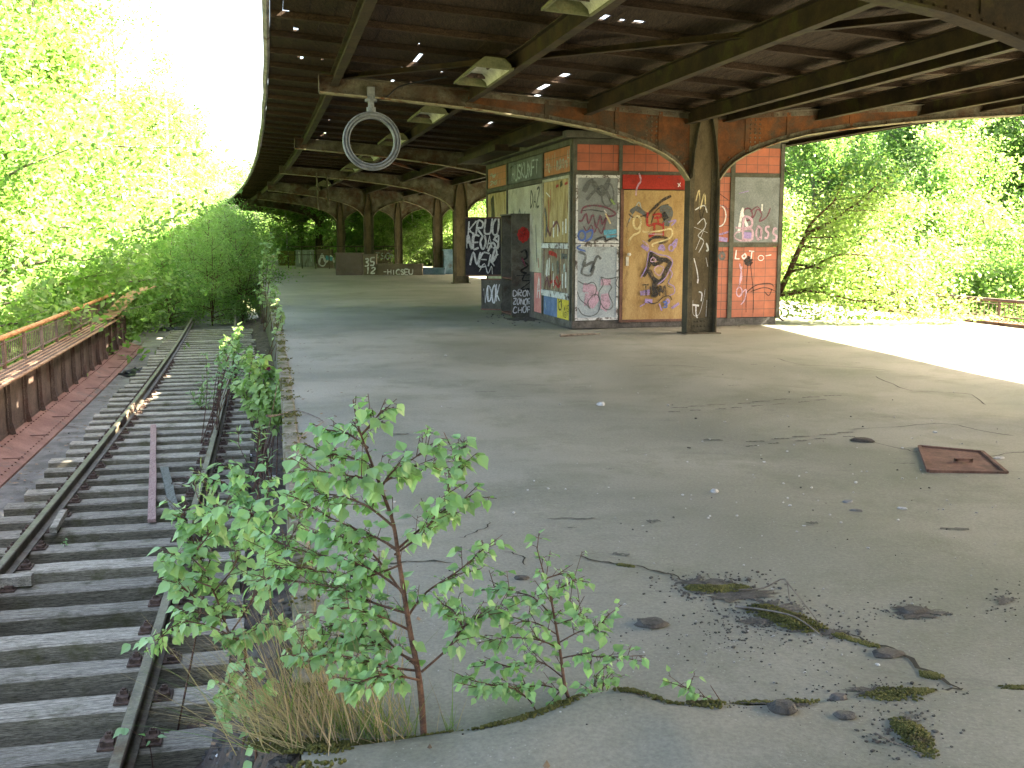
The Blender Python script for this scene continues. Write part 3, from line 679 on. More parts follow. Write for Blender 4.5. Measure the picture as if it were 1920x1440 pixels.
# loose cable on the beam and two hanging tubes further back
for px, py, Y, L, s in ((593, 345, 38.5, 1.0, "left"), (612, 345, 38.5, 0.9, "right")):
    p = AT(px, py - 30, Y); mb = MB(); zt_ = 4.06
    mb.tube([Vector((p.x, p.y, zt_)), Vector((p.x + 0.05, p.y, zt_ - L - 0.35))], 0.035, 6)
    tag(mb.build("hanging_conduit", M["beam_steel"]), f"thin rusty conduit hanging from a far roof beam, {s} one of the two", "conduit", "conduits hanging from the far roof")

# ------------------------------------------------------------------ kiosk
K0 = Vector((1.13, 19.65, 0)); KU = Vector((0.972, 0.2375, 0)).normalized(); KW = Vector((-KU.y, KU.x, 0)); KL, KD = 4.22, 7.4
def kp(u, w, z): return K0 + KU * u + KW * w + Z * z
kiosk = root("station_kiosk", "orange tiled station kiosk covered in graffiti under the platform roof", "kiosk", tuple(K0))
GM = [M[k] for k in ("g_white", "g_black", "g_smoke", "g_red", "g_lilac", "g_blue", "g_cyan", "g_cream", "g_maroon", "g_pink", "g_green", "g_pale")]
WHT, BLK, SMK, RED, LIL, BLU, CYN, CRM, MAR, PNK, GRN, PAL = range(1, 13)
def uv_planar(o, ex, ey, org):
    me = o.data; uvl = me.uv_layers.new(name="uv"); og = worg(o)
    for lp in me.loops:
        p = me.vertices[lp.vertex_index].co + og - org; uvl.data[lp.index].uv = (p.dot(ex), p.dot(ey))
def panel_front(name, mat, u0, u1, z0, z1, proud=0.0, strokes=(), rim=None, text=(), parent=None):
    """panel in the camera side wall; strokes are drawn in panel coordinates (metres from its lower left corner)"""
    mb = MB(); th = 0.06
    mb.box(kp((u0 + u1) / 2, th / 2 - proud, (z0 + z1) / 2), (u1 - u0, th, z1 - z0), (KU, KW, Z), 0)
    org = kp(u0, -proud, z0); mats = [mat] + GM; i = 0
    if rim:
        mats.append(rim); r = len(mats) - 1; q = random.Random(int(u0 * 100 + z0 * 7))
        for (a, b, c, d) in ((0, 0, u1 - u0, .05), (0, z1 - z0 - .05, u1 - u0, z1 - z0), (0, .05, .04, z1 - z0 - .05), (u1 - u0 - .04, .05, u1 - u0, z1 - z0 - .05)):
            mb.box(org + KU * (a + c) / 2 + Z * (b + d) / 2 - KW * 0.004, (c - a, 0.008, d - b), (KU, KW, Z), r)
    for pts, w, m in strokes:
        i += 1; ribbon(mb, org, KU, Z, -KW, pts, w, m, 0.0095 + 0.0005 * i if rim else 0.002 + 0.0005 * i)
    for (tx, x, y, h, adv, w, m, sl) in text:
        i += 2; write(mb, org, KU, Z, -KW, tx, x, y, h, adv, w, m, (0.0095 if rim else 0.002) + 0.0005 * i, random.Random(len(tx) + int(x * 50)), sl)
    o = mb.build(name, mats, parent or kiosk); uv_planar(o, KU, Z, org); return o
def panel_side(name, mat, w0, w1, z0, z1, proud=0.0, strokes=(), text=(), rim=None, parent=None):
    """panel in the long wall facing the track; x runs from the far end towards the near corner"""
    mb = MB(); th = 0.06; ex = -KW
    mb.box(kp(th / 2 - proud, (w0 + w1) / 2, (z0 + z1) / 2), (th, w1 - w0, z1 - z0), (KU, KW, Z), 0)
    org = kp(-proud, w1, z0); mats = [mat] + GM; i = 0
    for pts, w, m in strokes: i += 1; ribbon(mb, org, ex, Z, -KU, pts, w, m, 0.002 + 0.0005 * i)
    for (tx, x, y, h, adv, w, m, sl) in text: i += 2; write(mb, org, ex, Z, -KU, tx, x, y, h, adv, w, m, 0.002 + 0.0005 * i, random.Random(len(tx) + int(x * 50)), sl)
    o = mb.build(name, mats, parent or kiosk); uv_planar(o, ex, Z, org); return o
def circ(cx, cy, rx, ry, a0=0, a1=360, n=10): return [(cx + rx * math.cos(math.radians(a0 + (a1 - a0) * k / n)), cy + ry * math.sin(math.radians(a0 + (a1 - a0) * k / n))) for k in range(n + 1)]

mb = MB(); mb.box(kp(KL / 2, KD / 2, 1.75), (KL - 0.13, KD - 0.13, 3.48), (KU, KW, Z)); mb.build("core_wall", M["kiosk_steel"], kiosk)
mb = MB(); mb.box(kp(KL / 2, KD / 2, 0.075), (KL + 0.02, KD + 0.02, 0.15), (KU, KW, Z))
mb.build("plinth", M["plinth_brick"], kiosk, bevel=0.015)
mb = MB()                                      # steel frame: posts and transoms
for u, wd in ((0.035, .075), (0.93, .07), (2.30, .08), (3.22, .09), (4.26, .08)): mb.box(kp(u, 0.02, 1.83), (wd, 0.085, 3.37), (KU, KW, Z))
for z, h in ((2.91, .07), (3.48, .10)): mb.box(kp(KL / 2, 0.022, z), (KL - 0.04, 0.075, h), (KU, KW, Z))
mb.box(kp(3.3, 0.022, 1.58), (1.95, 0.075, .09), (KU, KW, Z))
for w, wd in ((0.035, .085), (2.02, .09), (5.16, .10), (7.36, .09)): mb.box(kp(0.02, w + 0.05, 1.83), (0.085, wd, 3.37), (KU, KW, Z))
for z, h in ((2.88, .09), (3.48, .10)): mb.box(kp(0.022, KD / 2, z), (0.075, KD - 0.04, h), (KU, KW, Z))
mb.build("steel_frame", M["kiosk_steel"], kiosk)
# front, left to right
panel_front("tile_panel", M["orange_tile"], 0.08, 0.895, 2.95, 3.43); panel_front("tile_panel", M["orange_tile"], 0.965, 2.26, 2.95, 3.43)
panel_front("tile_panel", M["orange_tile"], 2.34, 3.175, 2.95, 3.43); panel_front("tile_panel", M["orange_tile"], 3.265, 4.22, 2.95, 3.43)
st = [([(.15, .95), (.3, 1.15), (.5, .9), (.65, 1.2)], .09, SMK), ([(.2, .8), (.5, 1.05), (.7, .75)], .06, SMK), (circ(.62, .9, .12, .22), .03, SMK),
      ([(.10, .55), (.15, .66), (.35, .70), (.6, .66), (.78, .55), (.66, .5), (.58, .55)], .032, MAR), ([(.05, .42), (.12, .42), (.2, .55), (.25, .36), (.33, .53), (.4, .3), (.48, .52), (.52, .34), (.6, .5), (.55, .25)], .03, MAR), ([(.15, .32), (.22, .22), (.3, .34), (.36, .2), (.42, .3), (.5, .18), (.55, .3)], .022, MAR), ([(.12, .6), (.3, .62), (.55, .58)], .016, BLK), ([(.58, .55), (.65, .42), (.68, .36)], .03, CRM), ([(.55, .62), (.6, .56)], .02, WHT),
      (circ(.12, .14, .07, .09), .035, BLU), ([(.2, .2), (.32, .24), (.3, .1), (.18, .03)], .035, BLU), ([(.55, .2), (.8, .22)], .11, CYN), ([(.6, .12), (.82, .14)], .06, CYN), ([(.38, .06), (.55, .12), (.6, .05), (.75, .1), (.83, .05)], .03, BLK), ([(.68, .82), (.76, .72)], .06, GRN)]
panel_front("sheet_panel", M["grey_sheet"], 0.055, 0.91, 1.61, 2.87, 0.022, st, rim=M["white_peel"])
st = [([(.05, 1.30), (.2, 1.22), (.15, 1.02), (.35, 1.1), (.3, .9), (.42, 1.2), (.5, 1.15)], .045, SMK), ([(.2, 1.1), (.12, .9), (.3, .85), (.38, 1.02)], .04, SMK),
      ([(.15, .62), (.3, .6), (.38, .5), (.35, .38)], .17, PNK), ([(.18, .4), (.3, .38), (.42, .3)], .24, PNK), ([(.5, .72), (.7, .72)], .15, PNK), ([(.58, .5), (.6, .3), (.55, .2)], .17, PNK), ([(.04, .55), (.1, .4), (.22, .3), (.3, .22), (.25, .35), (.4, .5), (.5, .35), (.45, .15), (.3, .08), (.14, .12), (.06, .24)], .017, SMK), ([(.05, .75), (.2, .68), (.35, .72), (.42, .6), (.38, .45)], .017, SMK),
      ([(.5, .82), (.65, .78), (.85, .82)], .018, SMK), ([(.5, .82), (.55, .68), (.46, .5), (.55, .25), (.68, .2), (.75, .3), (.66, .5), (.72, .62), (.66, .7)], .018, SMK), ([(.85, .82), (.8, .7), (.86, .6)], .018, SMK), ([(.1, 1.42), (.03, 1.36), (.2, 1.3)], .03, BLU)]
panel_front("sheet_panel", M["pale_sheet"], 0.055, 0.91, 0.16, 1.595, 0.022, st, rim=M["white_peel"])
panel_front("door_lintel", M["lintel_red"], 0.97, 2.27, 2.62, 2.885, 0.03, [([(.32, .30), (.36, .16), (.31, .08), (.27, -.02), (.265, -.12)], .03, PNK), ([(1.1, .12), (1.16, .06)], .02, WHT), ([(1.16, .13), (1.11, .05)], .02, WHT), ([(.7, .22), (.78, .22)], .02, MAR)])
DS = [([(.10, 1.85), (.18, 2.0), (.30, 2.22), (.36, 2.06), (.46, 1.95)], .018, PAL), ([(.06, 1.75), (.12, 1.92)], .018, SMK), ([(.14, 2.02), (.25, 2.1), (.42, 2.0), (.5, 1.95)], .09, SMK), ([(.10, 2.0), (.2, 1.93), (.38, 1.96), (.48, 2.0)], .022, BLK),
      ([(.50, 2.0), (.62, 2.12), (.78, 2.26), (.95, 2.34)], .05, BLK), ([(.55, 1.8), (.62, 2.02), (.75, 2.14), (.9, 2.18)], .025, BLK), ([(.72, 2.08), (.92, 2.08), (.88, 1.9), (.84, 1.78)], .14, SMK), ([(.78, 2.02), (.86, 1.9)], .15, BLK),
      (circ(.27, 1.84, .075, .12), .038, CRM), ([(.33, 1.78), (.32, 1.66), (.20, 1.60), (.12, 1.5), (.10, 1.40)], .035, CRM),
      ([(.48, 2.03), (.47, 1.86), (.50, 1.78), (.66, 1.82), (.8, 1.78)], .045, RED), ([(.58, 1.98), (.72, 2.0), (.74, 1.94), (.6, 1.92)], .04, RED), ([(.62, 1.80), (.6, 1.62), (.5, 1.58)], .05, RED), ([(.8, 1.84), (.8, 1.56)], .04, RED), ([(.66, 1.96), (.7, 1.84)], .05, RED),
      ([(.5, 1.48), (.62, 1.56), (.85, 1.55), (.86, 1.48), (.7, 1.46)], .05, BLK), ([(.38, 1.68), (.45, 1.66), (.72, 1.68), (.95, 1.72), (.98, 1.6), (.88, 1.52), (.6, 1.44), (.6, 1.38)], .028, CRM), ([(.5, 1.62), (.8, 1.62)], .02, PNK), ([(.38, 1.5), (.5, 1.4), (.48, 1.3)], .025, PNK),
      ([(.36, 1.42), (.5, 1.32)], .10, LIL), ([(.72, 1.32), (.78, 1.4), (.82, 1.3)], .07, LIL), ([(.98, 1.42), (1.08, 1.52), (1.04, 1.36)], .04, LIL), (circ(.97, 1.36, .05, .06), .025, LIL), ([(.9, 1.85), (1.05, 1.88), (.96, 1.78)], .03, LIL),
      ([(.40, .82), (.5, 1.0), (.56, 1.2), (.54, 1.26), (.7, 1.16), (.88, 1.12), (.95, 1.05), (.85, .9), (.8, .75), (.7, .72), (.6, .8), (.52, .95)], .085, BLK), ([(.56, 1.22), (.62, 1.05), (.8, 1.1)], .07, BLK), ([(.66, .74), (.64, .58), (.66, .45)], .10, BLK),
      ([(.36, .8), (.46, .98), (.5, 1.2), (.54, 1.3), (.7, 1.24), (.9, 1.2), (1.0, 1.1), (.95, .95), (.85, .78), (.7, .66)], .02, LIL), ([(.62, .95), (.7, 1.02), (.82, .98), (.75, .84), (.66, .88), (.62, .95)], .022, PNK), ([(.55, 1.14), (.6, 1.18), (.66, 1.12), (.57, 1.1), (.55, 1.14)], .018, PNK),
      ([(.95, .95), (1.0, .85), (.92, .7), (1.04, .62), (1.05, .5), (.95, .45)], .018, LIL), ([(.9, 1.0), (.96, .8), (.9, .65), (1.0, .6)], .014, SMK), ([(.35, .50), (.55, .52)], .14, LIL), ([(.45, .36), (.6, .34)], .10, LIL),
      ([(.5, .34), (.6, .3), (.7, .32), (.82, .42), (.95, .44), (1.0, .36)], .02, BLK), ([(.74, .3), (.80, .16)], .035, LIL), ([(.35, .25), (.45, .3)], .03, LIL), ([(1.0, .2), (1.15, .3)], .07, LIL), ([(.85, .32), (.9, .38), (.95, .34), (.9, .28)], .03, LIL)]
door = panel_front("door", M["door_tan"], 1.0, 2.24, 0.16, 2.60, 0.02, DS, text=(("TUM", .40, .44, .2, .17, .035, BLK, -.05), ("3", .82, .22, .12, .12, .03, BLU, 0)))
mb = MB(); mb.box(kp(1.085, -0.028, 1.27), (.055, .012, .17), (KU, KW, Z)); mb.tube([kp(1.10, -.03, 1.40), kp(1.10, -.075, 1.40)], .018, 8); mb.lump(kp(1.10, -.085, 1.40), (.075, .06, .075), random.Random(1), rough=.02); mb.build("handle", M["brass"], door, smooth=False)
mb = MB(); mb.box(kp(1.62, -0.01, 0.135), (1.34, .06, .05), (KU, KW, Z)); mb.box(kp(0.965, -0.022, 1.36), (0.06, .03, 2.5), (KU, KW, Z)); mb.build("door_frame", M["hatch_rust"], kiosk)
panel_front("tile_panel", M["orange_tile"], 2.34, 3.175, 1.63, 2.87, 0.0, [([(.5, 1.0), (.8, .8)], .02, BLK), (circ(.62, .5, .14, .2), .022, WHT), ([(.45, .3), (.6, .15), (.83, .2)], .03, LIL), ([(.5, .08), (.8, .04)], .1, LIL), ([(.45, .65), (.7, .7), (.8, .6)], .015, MAR)])
panel_front("tile_panel", M["orange_tile"], 2.34, 3.175, 0.16, 1.53, 0.0, [(circ(.7, 1.2, .05, .06), .05, SMK), ([(.6, 1.28), (.8, 1.3)], .015, BLK)])
st = [(circ(.3, .55, .1, .12), .028, MAR), ([(.25, .42), (.42, .5), (.5, .65), (.6, .55), (.55, .42), (.7, .5), (.78, .68)], .025, MAR), ([(.35, .6), (.5, .7), (.58, .6)], .022, MAR), ([(.6, .75), (.6, .62)], .04, WHT), ([(.12, .2), (.16, .5), (.2, .68)], .055, WHT), ([(.16, .62), (.28, .36), (.3, .32)], .05, WHT),
      ([(.05, .3), (.2, .28)], .05, PNK), ([(.2, .15), (.4, .15)], .16, LIL), (circ(.25, .14, .22, .10, 90, 330), .025, PNK), ([(.1, .95), (.3, 1.0)], .02, LIL)]
panel_front("sheet_panel", M["grey_sheet"], 3.25, 4.215, 1.61, 2.87, 0.012, st, text=(("B", .20, .06, .42, .3, .045, PNK, .05), ("ass", .48, .07, .38, .17, .04, PNK, .05)))
st = [(circ(.34, 1.1, .05, .05), .09, BLK), ([(.33, 1.05), (.31, .6), (.32, .1)], .016, BLK), ([(.38, 1.05), (.42, .8), (.47, .4), (.47, .08)], .014, BLK), ([(.28, .45), (.5, .62), (.8, .66), (.9, .6)], .018, BLK), ([(.4, .5), (.7, .58), (.95, .5)], .016, BLK), ([(.7, .5), (.8, .42), (.86, .55)], .016, BLK), ([(.15, 1.05), (.2, .8), (.14, .6)], .03, PNK), ([(.2, 1.0), (.16, .7)], .025, PNK), (circ(.16, .5, .06, .09), .022, PNK), ([(.15, .4), (.3, .55), (.28, .35), (.2, .25)], .022, PNK), (circ(.6, 1.16, .06, .05), .012, WHT), ([(.7, 1.2), (.82, 1.22)], .02, WHT)]
panel_front("tile_panel", M["orange_tile"], 3.265, 4.22, 0.16, 1.53, 0.0, st, text=(("LoT", .05, 1.14, .16, .14, .03, WHT, .1),))
# long wall facing the track
panel_side("tile_panel", M["orange_tile"], 0.13, 2.0, 2.94, 3.42, text=(("Hollmann", .14, .08, .30, .19, .032, PAL, .1), ("H", 1.66, .1, .28, .15, .035, PAL, 0)))
panel_side("sign_panel", M["sign_grey"], 2.13, 5.12, 2.94, 3.42, text=(("AUSKUNFT", .35, .08, .32, .30, .055, PAL, .0),), strokes=[([(.2, .36), (.5, .40), (.45, .3)], .03, BLK)])
sq = [([(.25 + .18 * k + R.uniform(-.04, .04), y + R.uniform(-.03, .03)) for k in range(5)], .025, PAL) for y in (.32, .28, .14, .10)] + [([(.3 + .25 * k, .22), (.33 + .25 * k, .36)], .03, PAL) for k in range(4)] + [([(.4 + .3 * k, .06), (.45 + .3 * k, .18)], .03, PAL) for k in range(4)]
panel_side("tile_panel", M["orange_tile"], 5.28, 7.3, 2.94, 3.42, strokes=sq)
case = MB(); cs = panel_side("display_case", M["case_beige"], 0.16, 1.98, 1.62, 2.83, 0.01, [([(.62, .05), (.62, 1.18)], .025, CRM), ([(1.25, .05), (1.25, 1.18)], .025, CRM), ([(.35, .9), (.4, .5), (.3, .2)], .04, RED), ([(.5, 1.05), (.48, .6)], .03, RED), ([(.75, .1), (.75, .42)], .12, WHT), ([(1.05, .12), (1.05, .38)], .10, WHT), ([(1.4, .15), (1.4, .4)], .08, WHT), ([(1.6, .18), (1.6, .45)], .1, WHT), ([(.7, .3), (1.0, .4), (1.2, .2)], .06, MAR), ([(.2, .35), (.5, .15), (.6, .3)], .08, MAR), ([(1.2, 1.1), (1.35, 1.14)], .13, BLK), ([(1.5, 1.1), (1.7, 1.12)], .06, RED), ([(.9, 1.08), (1.1, 1.1)], .07, RED), ([(.1, .7), (.25, .4), (.2, .1)], .1, SMK), ([(.2, 1.0), (.5, .9)], .03, WHT)])
cs2 = panel_side("display_case", M["case_dark"], 0.16, 1.98, 0.66, 1.50, 0.01, [([(.62, .03), (.62, .82)], .025, CRM), ([(1.25, .03), (1.25, .82)], .025, CRM), ([(.2, .3), (.3, .6), (.25, .2)], .09, WHT), ([(.42, .3), (.45, .65)], .09, WHT), ([(.5, .15), (.8, .2), (1.1, .1), (1.3, .22)], .06, RED), ([(.8, .05), (1.0, .3), (1.2, .08)], .045, RED), ([(.75, .1), (.75, .35)], .07, WHT), ([(1.4, .08), (1.4, .36)], .09, WHT), ([(1.62, .1), (1.62, .4)], .1, WHT), ([(.4, .76), (.9, .72), (1.0, .66)], .08, RED), ([(1.3, .7), (1.7, .7)], .14, SMK), ([(.7, .55), (.72, .4)], .14, PAL), ([(1.05, .6), (1.1, .35)], .2, SMK), ([(1.5, .55), (1.55, .4)], .16, PAL), ([(.2, .1), (.3, .25), (.5, .05)], .07, MAR)])
mb = MB()
for z in (1.555, 0.60): mb.box(kp(-0.02, 1.07, z), (0.07, 1.9, 0.10 if z > 1 else 0.12), (KU, KW, Z))
mb.build("case_sill", M["white_peel"], kiosk)
mb = MB()
for w in (0.13, 2.0): mb.box(kp(-0.012, w, 1.73), (0.055, 0.05, 2.2), (KU, KW, Z))
mb.box(kp(-0.012, 1.065, 2.85), (0.055, 1.85, 0.05), (KU, KW, Z)); mb.build("case_frame", M["cream_wall"], kiosk)
panel_side("wall_panel", M["wall_yellow"], 0.16, 0.98, 0.15, 0.54, 0.004, [(circ(.2, .28, .12, .12), .03, BLK), ([(.12, .3), (.3, .34), (.36, .2)], .025, BLK)], text=(("WAS", .46, .16, .12, .12, .014, BLK, .1), ("NSY", .42, .03, .11, .12, .014, BLK, .1)))
panel_side("wall_panel", M["wall_blue"], 0.985, 1.98, 0.15, 0.54, 0.004, [([(.1, .3), (.2, .1)], .03, PAL)])
panel_side("wall_panel", M["wall_pink"], 2.13, 2.75, 0.15, 0.98, 0.004, [([(.25, .3), (.4, .75), (.45, .3)], .05, WHT), ([(.28, .45), (.5, .47)], .04, WHT), ([(.3, .6), (.36, .5)], .04, WHT)])
panel_side("wall_panel", M["cream_wall"], 2.13, 5.12, 0.99, 2.82, 0.004, [([(.3, .85), (.55, 1.3), (.8, .9)], .05, SMK), ([(.9, .9), (1.1, 1.35), (1.3, 1.0), (1.6, 1.3)], .06, SMK), ([(1.3, .8), (1.5, 1.2), (1.7, .9)], .05, GRN), ([(.5, .9), (.62, 1.15)], .08, PAL), ([(2.5, 1.0), (2.55, .5), (2.6, .2)], .05, SMK), ([(2.7, .3), (2.75, .1)], .06, RED)], text=(("DAZ", 2.05, 1.35, .34, .25, .05, BLK, .15),))
panel_side("wall_panel", M["plinth_brick"], 2.76, 5.12, 0.15, 0.985, 0.002)
panel_side("display_case", M["case_beige"], 5.28, 7.3, 1.62, 2.80, 0.01, [([(.5, 1.1), (.6, .7), (.5, .3)], .35, BLK), ([(1.0, .05), (1.0, 1.15)], .025, CRM), ([(1.5, .05), (1.5, 1.15)], .025, CRM)])
panel_side("wall_panel", M["cream_wall"], 5.28, 7.3, 0.15, 1.60, 0.004)
mb = MB(); mb.box(kp(KL / 2 - 0.05, KD / 2, 3.60), (KL + 0.25, KD + 0.3, 0.12), (KU, KW, Z)); mb.build("roof_slab", M["kiosk_steel"], kiosk)
mb = MB(); mb.box(kp(-0.42, 5.5, 3.63), (0.6, 4.3, 0.13), (KU, KW, Z)); mb.box(kp(-0.36, 1.4, 3.62), (0.45, 2.6, 0.07), (KU, KW, Z)); mb.build("awning_board", M["purlin_steel"], kiosk)

# ------------------------------------------------------------------ metal cabinet with open doors beside the kiosk
cbo = G(920, 590); CX0 = Vector((0.50, 22.72, 0))        # near right bottom corner
cab = root("metal_cabinet", "dark metal cabinet with open graffitied doors standing against the kiosk", "cabinet", tuple(CX0))
CW, CDp, CH = 0.52, 1.0, 2.2                  # across (KU), along (KW), height
def cp(u, w, z): return CX0 - KU * (CW - u) + KW * w + Z * z
mb = MB(); th = 0.025
mb.box(cp(CW / 2, th / 2, CH / 2), (CW, th, CH), (KU, KW, Z), 0); mb.box(cp(CW / 2, CDp - th / 2, CH / 2), (CW, th, CH), (KU, KW, Z), 0)
mb.box(cp(CW - th / 2, CDp / 2, CH / 2), (th, CDp - 2 * th, CH), (KU, KW, Z), 4); mb.box(cp(CW / 2, CDp / 2, CH + 0.012), (CW + 0.05, CDp + 0.05, 0.03), (KU, KW, Z), 0)
for z in (0.06, 0.83): mb.box(cp(CW / 2 - 0.012, CDp / 2, z), (CW - th - 0.003, CDp - 2 * th, 0.03), (KU, KW, Z), 5)
org = cp(0, 0, 0); rg = random.Random(4); i = 0
for pts, w, m in ((circ(.26, 1.78, .07, .1), .12, 2), ([(.12, 1.78), (.42, 1.8)], .07, 2), ([(.26, 1.95), (.25, 1.6)], .08, 2), ([(.2, 1.4), (.3, 1.45), (.34, 1.3), (.24, 1.22), (.36, 1.12), (.2, 1.0), (.34, .95)], .04, 3), ([(.22, 1.3), (.3, 1.1)], .05, 6), ([(.1, .9), (.42, .92)], .02, 3), ([(.3, .95), (.24, .8), (.42, .78), (.2, .6), (.4, .62), (.24, .5)], .025, 3)):
    i += 1; ribbon(mb, org, KU, Z, -KW, pts, w, m, 0.002 + .0005 * i)
for tx, y in (("DRON", .46), ("ZONOR", .28), ("CHOP", .10)): write(mb, org, KU, Z, -KW, tx, .03, y, .13, .105 if len(tx) < 5 else .082, .022, 1, .008, rg, .05)
mb.build("cabinet_body", [M["cab_dark"], M["g_white"], M["g_red"], M["g_black"], M["cab_inside"], M["hatch_rust"], M["g_maroon"]], cab)
def cab_door(name, z0, z1, L, ang, mat, texts, base_w):
    d = (-KU * math.cos(ang) + KW * math.sin(ang)); nrm = Vector((-d.y, d.x, 0)); nrm = nrm if nrm.y < 0 else -nrm
    hinge = cp(0, base_w, 0); mb = MB(); c = hinge + d * (L / 2 + 0.01) + Z * (z0 + z1) / 2
    mb.box(c, (L, 0.03, z1 - z0), (d, nrm, Z), 0)
    for zz in (z0 + .015, z1 - .015): mb.box(Vector((c.x, c.y, zz)) + nrm * 0.022, (L, 0.014, 0.03), (d, nrm, Z), 2)
    org = hinge + d * (L + 0.01) + Z * z0 + nrm * 0.015; ex = -d; i = 0
    for (tx, x, y, h, adv, w, sl) in texts: i += 1; write(mb, org, ex, Z, nrm, tx, x, y, h, adv, w, 1, .003 + .002 * i, random.Random(i + 3), sl, .09)
    if z0 > .5:
        for pts, w in (([(.5, .55), (.62, .75), (.7, .5), (.58, .3), (.66, .62)], .045), ([(.62, .8), (.74, .9), (.72, .6)], .04), ([(.3, .1), (.42, .28), (.5, .06), (.58, .22), (.6, .04)], .02), ([(.05, 1.0), (.2, .95)], .03)): i += 1; ribbon(mb, org, ex, Z, nrm, pts, w, 1, .003 + .002 * i)
    o = mb.build(name, [mat, M["g_white"], M["hatch_rust"]], cab)
    hb = MB(); hb.box(org + ex * 0.05 + Z * (z1 - z0) * .5 + nrm * .02, (.03, .03, .14), (ex, nrm, Z)); hb.build("handle", M["cab_black"], o); return o
cab_door("cabinet_door", 0.86, 2.17, 0.80, math.radians(4), M["cab_black"], (("KRUO", .06, .92, .34, .18, .04, .1), ("NEOAS", .03, .60, .30, .15, .045, .05), ("NEK", .10, .24, .26, .2, .04, .3)), CDp - .012)
cab_door("cabinet_door", 0.09, 0.80, 0.46, math.radians(28), M["cab_dark"], (("VDOK", .06, .18, .36, .10, .028, .0),), CDp - .012)

# ------------------------------------------------------------------ stair parapets with graffiti at the far end
def block(name, label, mat, px0, px1, pyb, hgt, thick, text=(), strokes=(), cat="parapet wall", group=None, turn=0.0):
    a, b = G(px0, pyb), G(px1, pyb); b = a + Matrix.Rotation(turn, 3, 'Z') @ (b - a); d = (b - a); L = d.length; d.normalize(); nrm = Vector((d.y, -d.x, 0)); mb = MB()
    c = (a + b) / 2 - nrm * thick / 2; mb.box(c + Z * hgt / 2, (L, thick, hgt), (d, nrm, Z)); mb.box(c + Z * (hgt + 0.03), (L + 0.05, thick + 0.08, 0.06), (d, nrm, Z))
    i = 0
    for (tx, x, y, h, adv, w, m, sl) in text: i += 2; write(mb, a, d, Z, nrm, tx, x, y, h, adv, w, m, .004 + .001 * i, random.Random(i + 9), sl)
    for pts, w, m in strokes: i += 1; ribbon(mb, a, d, Z, nrm, pts, w, m, .004 + .001 * i)
    return tag(mb.build(name, [mat] + GM), label, cat, group)
block("parapet_wall", "pinkish grey concrete block between the far columns", M["stair_pink"], 630, 679, 516, 0.98, 0.5, strokes=())
block("parapet_wall", "brown stair parapet with white numbers painted on it", M["stair_wall"], 682, 706, 516, 0.92, 0.3, text=(("35", .05, .42, .34, .26, .06, WHT, .1), ("12", .1, .08, .3, .24, .06, WHT, .1)))
block("parapet_wall", "low stair kerb with one word of white graffiti", M["stair_wall"], 707, 792, 516, 0.46, 0.4, text=(("-HICSEU", .3, .04, .24, .2, .05, WHT, 0),))
block("parapet_wall", "brown wall with pale graffiti behind the low stair kerb", M["stair_wall"], 702, 735, 500, 0.95, 0.3, text=(("TSON", .1, .5, .34, .3, .06, PAL, 0),))
block("parapet_wall", "far wall with looping white and blue graffiti", M["stair_wall"], 595, 624, 502, 1.0, 0.3, strokes=[([(.1, .2), (.3, .8), (.5, .3), (.8, .7), (1.0, .3)], .09, WHT), ([(.5, .6), (.9, .5)], .3, CYN), (circ(.3, .35, .2, .25), .07, WHT)])
block("parapet_wall", "pale streaky wall section between the far columns", M["stair_grey"], 555, 588, 500, 0.95, 0.3, strokes=[([(.2, .9), (.22, .2)], .08, WHT), ([(.9, .9), (.95, .3)], .1, PAL)])
block("parapet_wall", "olive brown wall farthest left at the end of the platform", M["moss"], 522, 552, 498, 0.85, 0.3)
block("parapet_wall", "low blue painted kerb right of the graffiti kerb", M["stair_blue"], 793, 834, 515, 0.26, 0.4)
block("parapet_wall", "tall slab with blue paint beside the far column", M["stair_blue"], 833, 858, 514, 1.12, 0.3, turn=.25, strokes=[([(.9, .1), (1.1, .9)], .25, BLK)])
block("parapet_wall", "pale brown slab right of the blue painted slab", M["stair_pink"], 858, 876, 514, 1.1, 0.3)
rl = root("stair_railing", "thin dark railing above the far graffiti walls", "railing", tuple(G(600, 497)))
mb = MB(); mb.tube([AT(540, 462, 60), AT(745, 462, 56)], .03, 6); mb.tube([AT(540, 478, 60), AT(745, 476, 56)], .02, 6); mb.build("handrail", M["column_steel"], rl)
for k in range(9):
    p = AT(540 + k * 25.6, 462, 60 - k * 0.5); mb = MB(); mb.tube([p, Vector((p.x, p.y, 0.0))], .028, 6); mb.build("post", M["column_steel"], rl)

# ------------------------------------------------------------------ railway track
trk = root("railway_track", "rusty single railway track on old wooden sleepers beside the platform", "railway track", tuple(P(6, -1.73, -1.27)))
RS = random.Random(2); TRK0 = -1.73
def rail_prof(): return [(-.0625, 0), (.0625, 0), (.0625, .012), (.012, .028), (.008, .095), (.032, .104), (.036, .135), (.028, .142), (-.028, .142), (-.036, .135), (-.032, .104), (-.008, .095), (-.012, .028), (-.0625, .012)]
ZS = -1.27
for s in (-1, 1):
    mb = MB(); mb.sweep([[P(t, TRK0 + s * 0.7525 + a, ZS + 0.012 + b) for a, b in rail_prof()] for t in frange(0.3, 52, 0.8)], 0)
    rl_ = mb.build("rail", M["rail_steel"], trk)
    for t in ((16.9, 18.2) if s < 0 else (24.0,)):
        jb = MB(); T, N = axes(t)
        for sd in (-1, 1): jb.box(P(t, TRK0 + s * 0.7525 + sd * 0.028, ZS + 0.075), (0.03, 0.55, 0.07), (N, T, Z))
        jb.box(P(t, TRK0 + s * .7525, ZS + .14), (.085, .10, .034), (N, T, Z)); jb.build("fishplate", M["fastener_rust"], rl_)
t = 1.2; k = 0
